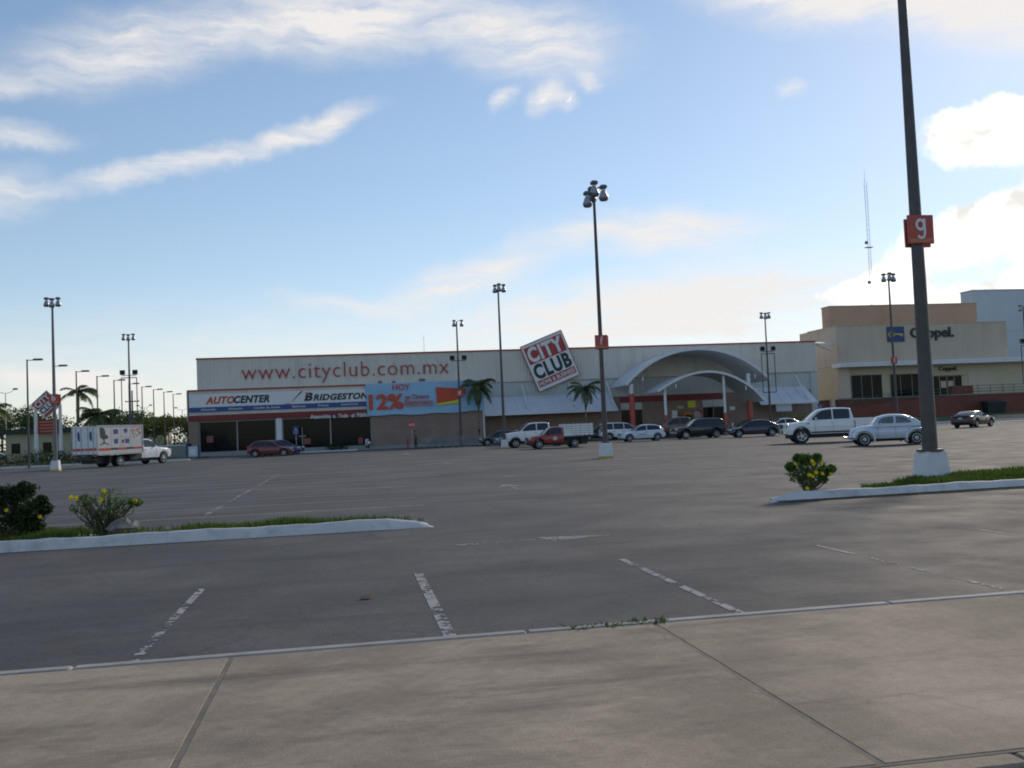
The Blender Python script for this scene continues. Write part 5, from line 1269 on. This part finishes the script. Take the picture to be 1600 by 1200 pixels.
# -- big white pickup
S = dict(CREW, paint='p_white', bumper='chrome', mirror='p_white', handle='p_white'); t = car('pickup_truck', 'big white crew cab pickup on tall tyres behind the old rounded car', 'pickup', place(25.85, 52.0, 164, S), 164, S); bed(t, S, *CREWBED, 'p_white')
X = lambda x: S['L']/2-x
for s_ in (1, -1):
    MB().cbox((X(.2), s_*.88, .95), (.2, .12, .2), .02).build('side_marker', 'lamp_amber', t); MB().box(X(3.9), X(1.5), s_*.99, s_*1.012, .58, .66).build('side_moulding', 'trim_black', t); MB().box(X(1.45), X(1.25), s_*.985, s_*1.004, 1.1, 1.15).build('fender_badge', 'trim_black', t)
    MB().box(X(3.9), X(1.55), s_*.996, s_*1.004, .9, .915).build('body_crease', 'frame', t)
# -- black coupe
S = dict(SEDAN, paint='p_burgundy', L=4.75, W=1.87, r=.34, xf=.95, xr=3.67, ww=.25, rimstyle='spoke', top=[(0, .62), (.15, .74), (1.2, .93), (1.6, .96), (3.7, 1.0), (4.6, 1.02), (4.75, .8)], belt=.96, cab=[(1.5, .93), (1.9, 1.12), (2.35, 1.33), (2.7, 1.38), (3.1, 1.37), (3.7, 1.22), (4.3, 1.02)], side=[(1.85, 2.95), (3.1, 3.6)], ws=(1.58, 2.4), rw=(3.3, 4.2), hz=.7, tz=.86, seams=(1.75, 3.0), handles=(2.8,))
a = R(31); c = Vector((50.9, 72.0))+Vector((math.cos(a), math.sin(a)))*2.37+Vector((-math.sin(a), math.cos(a)))*.93
t = car('coupe', 'black sports coupe seen from behind on the far right', 'car', (c.x, c.y, 0), 31, S)
MB().cbox((-2.25, 0, 1.1), (.22, 1.5, .04), .015).build('spoiler', 'p_burgundy', t)
for s_ in (1, -1): MB().cyl((-2.15, s_*.6, 1.0), (-2.2, s_*.6, 1.09), .03, n=6).build('spoiler_post', 'p_burgundy', t); MB().cbox((.5, s_*.94, .6), (.34, .02, .26), .004).build('door_panel_mark', 'lamp_red', t)
# -- box truck
TS = dict(CREW, L=8.2, Lb=3.45, W=2.0, r=.42, xf=1.0, xr=5.75, paint='p_white', top=[(0, .95), (.06, 1.1), (.5, 1.22), (1.3, 1.3), (1.6, 1.32), (3.45, 1.34)], belt=1.32,
          cab=[(1.45, 1.26), (1.75, 1.54), (2.15, 1.88), (2.4, 1.97), (2.8, 2.0), (3.2, 1.98), (3.36, 1.9), (3.44, 1.32)], side=[(1.75, 3.1)], ws=(1.52, 2.2), rw=(3.37, 3.42), seams=(1.85, 3.2), handles=(3.0,), bumper='trim_black', rimstyle='cap', mirror='p_white')
a = R(60); f = Vector((math.cos(a), math.sin(a))); l_ = Vector((-f.y, f.x)); c = Vector((-18.0, 74.2))+f*4.1+l_*1.18
t = car('box_truck', 'white box truck with product pictures on its side, parked left', 'truck', (c.x, c.y, 0), 60, TS, None)
X = lambda x: 4.1-x
MB().box(X(8.1), X(3.4), -.45, .45, .55, .85).build('frame_rails', 'trim_black', t); MB().box(X(4.7), X(3.8), -.95, -.5, .45, .8).build('fuel_tank', 'trim_black', t); MB().box(X(4.7), X(3.8), .5, .95, .45, .8).build('fuel_tank', 'trim_black', t)
cargo = MB().box(X(8.2), X(3.55), -1.18, 1.18, .98, 3.06).build('cargo_box', 'box_panel', t)
fr2 = MB()
for x in (8.2, 3.55):
    for s_ in (1, -1): fr2.box(X(x)-.05, X(x)+.05, s_*1.15, s_*1.205, .95, 3.1)
for s_ in (1, -1): fr2.box(X(8.14), X(3.61), s_*1.15, s_*1.205, 3.0, 3.1); fr2.box(X(8.14), X(3.61), s_*1.15, s_*1.205, .9, 1.02)
fr2.build('corner_rails', 'steel', cargo)
for s_ in (1, -1):
    for sx in (0, .28): wheel(t, X(5.75), s_*(.85-sx), .42, .26, 'cap', s_ > 0)
    MB().box(X(6.9), X(6.86), s_*.6, s_*1.05, .25, .9).build('mud_flap', 'trim_black', t)
# rear doors with lock rods
for y0, y1 in ((-1.12, -.01), (.01, 1.12)):
    d = MB().box(X(8.235), X(8.2), y0, y1, 1.05, 2.98).build('rear_door', 'white_metal', cargo)
    for q in (.3, .8): MB().cyl((X(8.25), y0+q, 1.08), (X(8.25), y0+q, 2.96), .035, n=6).build('lock_rod', 'steel', d)
    MB().box(X(8.241), X(8.236), y0+.02, y1-.02, 1.25, 1.45).build('red_stripe', 'sign_red', d)
    MB().prism([(y0+.42, 2.0), (y0+.55, 1.95), (y0+.66, 2.2), (y0+.66, 2.6), (y0+.5, 2.72), (y0+.42, 2.5)], X(8.241), X(8.236), 'YZ').build('picture', 'navy_print', d)
MB().cbox((X(8.3), 0, .6), (.2, 2.2, .14), .03).build('rear_bumper', 'trim_black', t)
for s_ in (1, -1): MB().cbox((X(8.22), s_*1.0, .86), (.06, .22, .12), .01).build('tail_light', 'lamp_red', t)
# prints on the side that faces the lot (vehicle's right, -Y)
yq = -1.186
def pr(poly, m, nm): MB().prism([(X(a), b) for a, b in poly], yq, yq+.004).build(nm, m, cargo)
def bx(x0, x1, z0, z1, m, nm): pr([(x0, z0), (x1, z0), (x1, z1), (x0, z1)], m, nm)
bx(8.12, 6.9, 1.22, 1.42, 'sign_red', 'stripe'); bx(6.9, 6.2, 1.26, 1.42, 'letter_dark', 'stripe'); bx(6.2, 5.3, 1.24, 1.42, 'sign_red', 'stripe'); bx(5.3, 4.5, 1.27, 1.42, 'letter_dark', 'stripe'); bx(4.5, 3.62, 1.26, 1.42, 'sign_red', 'stripe')
for x in (6.85, 5.85, 4.85): bx(x+.008, x-.008, 1.5, 3.0, 'frame', 'panel_joint')
bx(6.85, 3.62, 2.2, 2.215, 'frame', 'panel_joint')
pr([(8.0, 2.9), (7.7, 2.95), (7.45, 2.75), (7.4, 2.4), (7.2, 2.35), (7.1, 2.2), (7.25, 2.1), (7.7, 2.05), (7.95, 2.25)], 'letter_dark', 'chair_picture'); pr([(7.62, 2.06), (7.5, 2.06), (7.5, 1.85), (7.05, 1.66), (7.1, 1.62), (7.54, 1.76), (7.95, 1.62), (8.0, 1.66), (7.62, 1.85)], 'letter_dark', 'chair_base')
pr([(6.65, 2.75), (6.3, 2.82), (6.1, 2.7), (6.15, 2.45), (6.6, 2.4)], 'navy_print', 'printer_picture'); pr([(5.6, 2.8), (5.2, 2.85), (5.15, 2.6), (5.45, 2.45)], 'navy_print', 'camera_picture'); pr([(6.6, 2.05), (6.15, 2.1), (6.15, 1.75), (6.5, 1.68)], 'navy_print', 'cabinet_picture'); pr([(5.75, 2.0), (5.55, 2.02), (5.55, 1.75), (5.75, 1.75)], 'letter_dark', 'phone_picture'); pr([(5.45, 2.05), (5.0, 2.08), (4.98, 1.72), (5.42, 1.72)], 'navy_print', 'printer_picture')
dc = MB().box(-.42, .42, -.003, .003, -.42, .42).build('store_mark', 'letter_red', cargo); dc.location = (X(4.2), yq-.003, 2.55); dc.rotation_euler = (0, R(-24), 0)
text('word_city', 'CITY', 'sign_white', dc, -.38, .38, .05, .38, -.003, bold=.03, depth=.003); MB().box(-.42, .42, -.005, -.0035, -.42, .0).build('white_half', 'sign_white', dc); text('word_club', 'CLUB', 'letter_dark', dc, -.38, .38, -.36, -.04, -.006, bold=.03, depth=.003)
MB().cbox((X(2.9), 0, 2.12), (.12, .7, .14), .03).build('roof_beacon', 'white_paint', t)

# -- old rounded car (light blue grey)
def beetle(loc, rz):
    t = thing('rounded_car', 'old pale blue grey rounded two-door car beside the tall g mast', 'car', loc, rz, 'parked cars')
    L = 4.05; X = lambda x: L/2-x; pm = 'p_beetle'
    top = smooth_line([(.18, .56), (.24, .74), (.42, .86), (.8, .96), (1.3, 1.0), (1.6, 1.01), (2.9, 1.0), (3.3, .93), (3.65, .76), (3.85, .55), (3.9, .48)], .05)
    rings = []
    def wd(x): return .62*min(1, (max(.001, (x-.14))/.9)**.42)*min(1, (max(.001, (3.98-x))/1.0)**.45)+.0
    for x, zt in top:
        w = wd(x); a = .32
        half = [(0, a), (w*.92, a), (w, a+.06), (w*1.0, (a+zt)/2), (w*.97, zt-.14), (w*.86, zt-.05), (w*.5, zt-.005), (0, zt+.01)]
        rings.append([(X(x), y, z) for y, z in half]+[(X(x), -y, z) for y, z in reversed(half[1:-1])])
    body = MB().loft(rings, True, True).build('body', pm, t, 45)
    roof = smooth_line([(1.22, .97), (1.36, 1.13), (1.5, 1.32), (1.64, 1.42), (1.95, 1.49), (2.3, 1.5), (2.7, 1.46), (3.1, 1.33), (3.4, 1.15), (3.62, .95), (3.75, .8)], .05)
    wg = lambda z: .62-(z-1.0)*.26
    rings = []
    for x, zr in roof:
        zb = min(.9, zr-.01, interp(top, x)-.02); sh = min(1, max(.3, (3.9-x)/.9))
        zm = max(zb+.002, zr-.1); q = sh**.5
        half = [(wg(zb)*q, zb), (wg(zm)*q, zm), (wg(zr)*q-.05, zr-.028), (wg(zr)*q*.5, zr-.002), (0, zr+.008)]
        rings.append([(X(x), y, z) for y, z in half]+[(X(x), -y, z) for y, z in reversed(half[:-1])])
    cab = MB().loft(rings, False).build('cabin', pm, t, 45)
    for s_ in (1, -1):
        for x0, x1 in ((1.46, 2.2), (2.29, 2.98)):
            lo, hi = [], []
            for i in range(9):
                x = x0+(x1-x0)*i/8; zb = 1.05+.02*(i == 8); zt = max(zb+.01, interp(roof, x)-.115)
                if x0 > 2 and i > 5: zt = max(zb+.02, zt-.03*(i-5)**1.3)
                q = min(1, max(.3, (3.9-x)/.9))**.5
                lo.append((X(x), s_*(wg(zb)*q+.008), zb)); hi.append((X(x), s_*(wg(zt)*q+.008), zt))
            MB().loft([lo, hi], False).build('side_window', 'clear_glass', cab, fix=False)
            MB().tube(lo+hi[::-1]+[lo[0]], .009, 5).build('window_trim', 'chrome', cab)
        # wings: swept crescent over each wheel
        for c, a0, a1, rr in ((.78, 12, 200, .43), (3.18, -22, 176, .43)):
            rings = []
            for k in range(25):
                a = R(a0+(a1-a0)*k/24); ring = []
                for u in range(9):
                    v = R(90*u/8); y = .50+.27*math.sin(v); rad = rr+.085*math.cos(v)+.015
                    if c > 3: rad += .02*math.cos(a-R(90))
                    ring.append((X(c)+rad*math.cos(a)*1.05, s_*y, .32+rad*math.sin(a)))
                ring.append((X(c)+(rr-.02)*math.cos(a)*1.05, s_*.765, .32+(rr-.02)*math.sin(a))); ring.append((X(c)+(rr-.04)*math.cos(a)*1.05, s_*.5, .32+(rr-.04)*math.sin(a)))
                rings.append(ring)
            MB().loft(rings, True, True).build('wing', pm, t, 50)
        for c in (.78, 3.18): wheel(t, X(c), s_*.66, .32, .16, 'cap', s_ > 0)
        MB().cbox((X(1.98), s_*.66, .31), (1.62, .2, .05), .02).build('running_board', 'trim_black', t)
        hl = MB().lathe([(.1, -.12), (.11, -.02), (.095, .02), (.02, .035)], n=16).build('headlight', 'lamp_clear', t, True); hl.location = (X(.42), s_*.62, .7); hl.rotation_euler = (0, R(72), 0)
        MB().cbox((X(3.72), s_*.62, .66), (.1, .12, .24), .04).build('tail_light', 'lamp_red', t)
        for x in (1.42, 2.25): MB().box(X(x)-.005, X(x)+.005, s_*.6, s_*.624, .4, .98).build('door_seam', 'trim_black', body)
        MB().cbox((X(2.1), s_*.635, .93), (.16, .03, .03), .008).build('door_handle', 'chrome', body); MB().cbox((X(1.52), s_*.72, 1.08), (.05, .14, .09), .02).build('mirror', 'chrome', t)
    row = []
    for i in range(8):
        x = 1.29+.29*i/7; z = interp(roof, x); w = wg(z)-.1; row.append([(X(x-.018), -w, z+.0), (X(x-.022), 0, z+.03), (X(x-.018), w, z+.0)])
    MB().loft(row, False).build('windscreen', 'clear_glass', cab, True, fix=False)
    row = []
    for i in range(7):
        x = 2.95+.4*i/6; z = interp(roof, x); row.append([(X(x+.015), -.36, z+.0), (X(x+.02), 0, z+.03), (X(x+.015), .36, z+.0)])
    MB().loft(row, False).build('rear_window', 'clear_glass', cab, True, fix=False)
    for xb, s_ in ((-.02, 1), (4.07, -1)):
        MB().tube([(X(xb+.22*s_), -.78, .42), (X(xb+.05*s_), -.62, .42), (X(xb), 0, .42), (X(xb+.05*s_), .62, .42), (X(xb+.22*s_), .78, .42)], .045, 8).build('bumper', 'chrome', t)
        for y in (-.35, .35): MB().cyl((X(xb+.2*s_), y, .42), (X(xb), y, .42), .025, n=6).build('bumper_bracket', 'chrome', t)
    MB().box(X(3.4), X(.6), -.4, .4, .2, .4).build('chassis', 'trim_black', t)
    return t
S = dict(L=4.05, xf=.78, W=1.5); beetle(place(24.72, 43.2, 161, S), 161)

# -- a few far vehicles on the avenue
S = dict(VAN, paint='p_white'); car('van', 'far white van on the avenue behind the truck hood', 'van', (-40.5, 205, 0), 0, S, 'far traffic')
S = dict(SINGLE, paint='p_white'); t = car('pickup_truck', 'far white pickup on the avenue at the left picture edge', 'pickup', (-51.5, 140, 0), 0, S, 'far traffic'); bed(t, S, 2.66, 4.7, 1.0, 'p_white')
S = dict(SEDAN, paint='p_slate'); car('sedan', 'far grey blue car right of the white pickup at the left edge', 'car', (-49.0, 146, 0), 0, S, 'far traffic')
S = dict(SEDAN, paint='p_silver'); car('sedan', 'far silver car on the avenue left of the store corner', 'car', (-32.5, 205, 0), 0, S, 'far traffic')

# ================================================================== PEOPLE AND SMALL THINGS
def person(label, loc, rz, shirt, legs, h=1.7, stride=.12, arm=.25):
    """one skinned body; zones of the same mesh carry skin, shirt and trousers"""
    k = h/1.7
    J = {'pel': (0, 0, .95), 'wst': (0, 0, 1.1), 'chs': (.02, 0, 1.32), 'nck': (.02, 0, 1.47), 'hd0': (.03, 0, 1.54), 'hd1': (.05, 0, 1.63), 'hd2': (.05, 0, 1.71)}
    Rr = {'pel': (.15, .12), 'wst': (.14, .1), 'chs': (.17, .12), 'nck': (.055, .055), 'hd0': (.07, .07), 'hd1': (.095, .085), 'hd2': (.06, .06)}
    Ed = [('pel', 'wst'), ('wst', 'chs'), ('chs', 'nck'), ('nck', 'hd0'), ('hd0', 'hd1'), ('hd1', 'hd2')]
    for s_, n in ((1, 'l'), (-1, 'r')):
        q = stride*s_
        for nm, p, r_ in (('hip', (0, .09*s_, .9), .095), ('kne', (q*.6+.03, .1*s_, .5), .062), ('ank', (q, .1*s_, .1), .045), ('toe', (q+.17, .11*s_, .04), .035),
                          ('sho', (.02, .19*s_, 1.4), .06), ('elb', (-.02-q*.3, .24*s_, 1.13), .042), ('wri', (arm-.02, .22*s_, .98), .032), ('pal', (arm+.05, .21*s_, .95), .035)):
            J[nm+n] = p; Rr[nm+n] = (r_, r_)
        for fi, dy in enumerate((-.03, -.012, .006, .022)): J['f%d%s' % (fi, n)] = (arm+.13-.006*abs(fi-1), .21*s_+dy, .92); Rr['f%d%s' % (fi, n)] = (.009, .009); Ed.append(('pal'+n, 'f%d%s' % (fi, n)))
        J['th'+n] = (arm+.08, .21*s_-.05*s_, .97); Rr['th'+n] = (.01, .01); Ed.append(('pal'+n, 'th'+n))
        Ed += [('pel', 'hip'+n), ('hip'+n, 'kne'+n), ('kne'+n, 'ank'+n), ('ank'+n, 'toe'+n), ('chs', 'sho'+n), ('sho'+n, 'elb'+n), ('elb'+n, 'wri'+n), ('wri'+n, 'pal'+n)]
    ks = list(J); me = bpy.data.meshes.new('person'); me.from_pydata([tuple(c*k for c in J[q]) for q in ks], [(ks.index(a), ks.index(b)) for a, b in Ed], [])
    o = bpy.data.objects.new('person', me); col.objects.link(o)
    sk = o.modifiers.new('skin', 'SKIN'); o.modifiers.new('sub', 'SUBSURF').levels = 1
    for i, q in enumerate(ks):
        v = me.skin_vertices[0].data[i]; v.radius = (Rr[q][0]*k, Rr[q][1]*k); v.use_root = (q == 'pel')
    bpy.context.view_layer.update()
    m2 = bpy.data.meshes.new_from_object(o.evaluated_get(bpy.context.evaluated_depsgraph_get())); bpy.data.objects.remove(o)
    for m in ('skin', shirt, legs, 'trim_black'): m2.materials.append(M[m])
    for p in m2.polygons:
        c = p.center/k; p.use_smooth = True
        p.material_index = 3 if c.z < .09 else 2 if c.z < .97 and abs(c.y) < .2 and c.x < arm-.08 else 1 if c.z < 1.46 and not (c.x > .1 and c.z < 1.06) else 0
    t = thing('person', label, 'person', loc, rz)
    b = bpy.data.objects.new('body', m2); col.objects.link(b); b.parent = t
    rg = []
    for i in range(6):
        a = R(15*i); rr = .1*math.cos(a*.95); rg.append([(.045*k+rr*k*math.cos(u)-.015*k, rr*k*.92*math.sin(u), (1.64+.115*math.sin(a))*k) for u in [j*2*math.pi/12 for j in range(12)]])
    MB().loft(rg, True, True).build('hair', 'hair', t, True)
    return t
person('person in dark clothes walking in front of the brick wall', (6.4, 92.5, 0), 180, 'cloth_grey', 'cloth_dark', 1.72)
person('child in pink beside the person in dark clothes', (5.6, 92.3, 0), 180, 'cloth_pink', 'cloth_pink', 1.1)
person('person in a dark shirt standing at the left corner of the store', (-14.9, 95.0, 0), -60, 'cloth_dark', 'cloth_jeans', 1.75, .03)

def sign_post(name, label, cat, loc, h, builder):
    t = thing(name, label, cat, loc); MB().cyl((0, 0, 0), (0, 0, h), .035, n=8).build('post', 'steel', t); builder(t, h); return t
def stop(t, h):
    ring = [(.42*math.cos(R(22.5+45*i)), h-.35+.42*math.sin(R(22.5+45*i))) for i in range(8)]
    p = MB().prism(ring, -.06, -.04).build('plate', 'sign_red', t); text('word_stop', 'ALTO', 'sign_white', p, -.3, .3, h-.47, h-.23, -.06, bold=.02, depth=.008)
sign_post('stop_sign', 'red octagonal stop sign in front of the brick wall', 'stop sign', (6.5, 99.6, 0), 2.75, stop)
def access(t, h):
    p = MB().cbox((0, -.06, h-.4), (.55, .03, .85), .008).build('plate', 'navy_print', t); ring = []
    for i in range(16): a = R(22*i); ring.append([(.14*math.cos(a)+dr*math.cos(a), y, h-.52+(.14+dr)*math.sin(a)) for dr, y in ((0, -.085), (.035, -.085), (.035, -.076), (0, -.076))])
    MB().loft(ring, True).build('symbol_wheel', 'sign_white', p); MB().box(-.03, .03, -.085, -.076, h-.35, h-.15).build('symbol_body', 'sign_white', p)
sign_post('access_sign', 'small blue and white accessible parking sign behind the three cars', 'sign', (-5.1, 98, 0), 2.7, access)
sign_post('access_sign', 'blue parking sign on a post under the right awning', 'sign', (52.6, 101, 0), 2.9, access)
sign_post('cross_post', 'plain pale post with a short crossbar behind the three cars', 'post', (-4.5, 98.4, 0), 2.6, lambda t, h: MB().box(-.35, .35, -.05, -.03, h-.95, h-.85).build('crossbar', 'frame', t))

# cart corral and carts
t = thing('cart_corral', 'long grey rail cart corral in front of the brick wall', 'railing', (10, 95.5, 0))
for x0, x1 in ((-2.2, 2.6),):
    for y in (-.9, .9):
        rl = MB()
        for z in (.35, .75, 1.05): rl.tube([(x0, y, z), (x1, y, z)], .03, 6)
        for i in range(7): x = x0+(x1-x0)*i/6; rl.cyl((x, y, 0), (x, y, 1.05), .03, n=6)
        rl.build('rail', 'post_grey', t)
def cart(label, loc, rz, first=[None]):
    if first[0] is None:
        t = thing('shopping_cart', label, 'shopping cart', loc, rz, 'shopping carts'); first[0] = t
        b = MB()
        lo = [(-.3, -.2), (.4, -.17), (.4, .17), (-.3, .2)]; hi = [(-.45, -.27), (.5, -.22), (.5, .22), (-.45, .27)]
        for k in range(4):
            a0, a1, b0, b1 = lo[k], lo[(k+1) % 4], hi[k], hi[(k+1) % 4]
            for i in range(6):
                u = i/6; b.cyl((a0[0]+(a1[0]-a0[0])*u, a0[1]+(a1[1]-a0[1])*u, .48), (b0[0]+(b1[0]-b0[0])*u, b0[1]+(b1[1]-b0[1])*u, .95), .008, n=4)
            for z in (0, .33, .66, 1):
                p = [(a0[0]+(b0[0]-a0[0])*z, a0[1]+(b0[1]-a0[1])*z, .48+.47*z), (a1[0]+(b1[0]-a1[0])*z, a1[1]+(b1[1]-a1[1])*z, .48+.47*z)]; b.cyl(p[0], p[1], .01, n=4)
        b.build('basket', 'steel', t)
        f = MB()
        for s_ in (1, -1): f.tube([(-.55, s_*.26, 1.02), (-.42, s_*.25, .6), (-.35, s_*.25, .16), (.42, s_*.18, .16)], .015, 6)
        f.build('frame', 'steel', t); MB().tube([(-.56, -.28, 1.03), (-.56, .28, 1.03)], .022, 8).build('handle', 'sign_red', t)
        for x, y in ((-.33, .25), (-.33, -.25), (.4, .18), (.4, -.18)): MB().lathe([(.03, -.02), (.065, -.015), (.065, .015), (.03, .02)], (x, y, .065), 'Y', 10).build('castor', 'rubber', t)
    else:
        t = copy_tree(first[0]); t.location = loc; t.rotation_euler = (0, 0, R(rz)); t['label'] = label
    return t
for i, (x, y, a, lb) in enumerate(((7.3, 93.2, 180, 'shopping cart just right of the person in dark clothes'), (8.1, 95.2, 0, 'leftmost shopping cart inside the corral rails'), (8.8, 95.2, 0, 'second shopping cart inside the corral rails'), (9.5, 95.2, 0, 'third shopping cart inside the corral rails'), (10.9, 95.6, 0, 'shopping cart near the foot of the d mast'), (12.6, 94.9, 40, 'shopping cart right of the d mast by the dark hatchback'))): cart(lb, (x, y, 0), a)
# motor scooter by the brick wall corner
t = thing('motor_scooter', 'small pale motor scooter before the last glazed bay', 'scooter', (2.0, 102.3, .14), 100)
for x in (-.55, .55): MB().lathe([(.12, -.05), (.22, -.05), (.24, -.03), (.24, .03), (.22, .05), (.12, .05)], (x, 0, .24), 'Y', 18).build('wheel', 'rubber', t, True)
MB().loft([[(-.75, y, .5), (-.7, y, .72), (-.1, y, .68), (-.05, y, .3), (-.5, y, .35)] for y in (-.14, .14)], True, True).build('body', 'p_white', t); MB().cbox((-.4, 0, .78), (.6, .24, .1), .04).build('seat', 'trim_black', t); MB().cbox((.12, 0, .3), (.4, .26, .06), .02).build('footboard', 'trim_black', t)
MB().loft([[(.32, y, .3), (.42, y, .3), (.36, y, .95), (.26, y, .95)] for y in (-.17, .17)], True, True).build('leg_shield', 'p_white', t); MB().tube([(.25, -.3, 1.02), (.32, 0, .98), (.25, .3, 1.02)], .018, 6).build('handlebar', 'trim_black', t); MB().tube([(.55, .0, .24), (.33, 0, .95)], .03, 6).build('fork', 'steel', t)
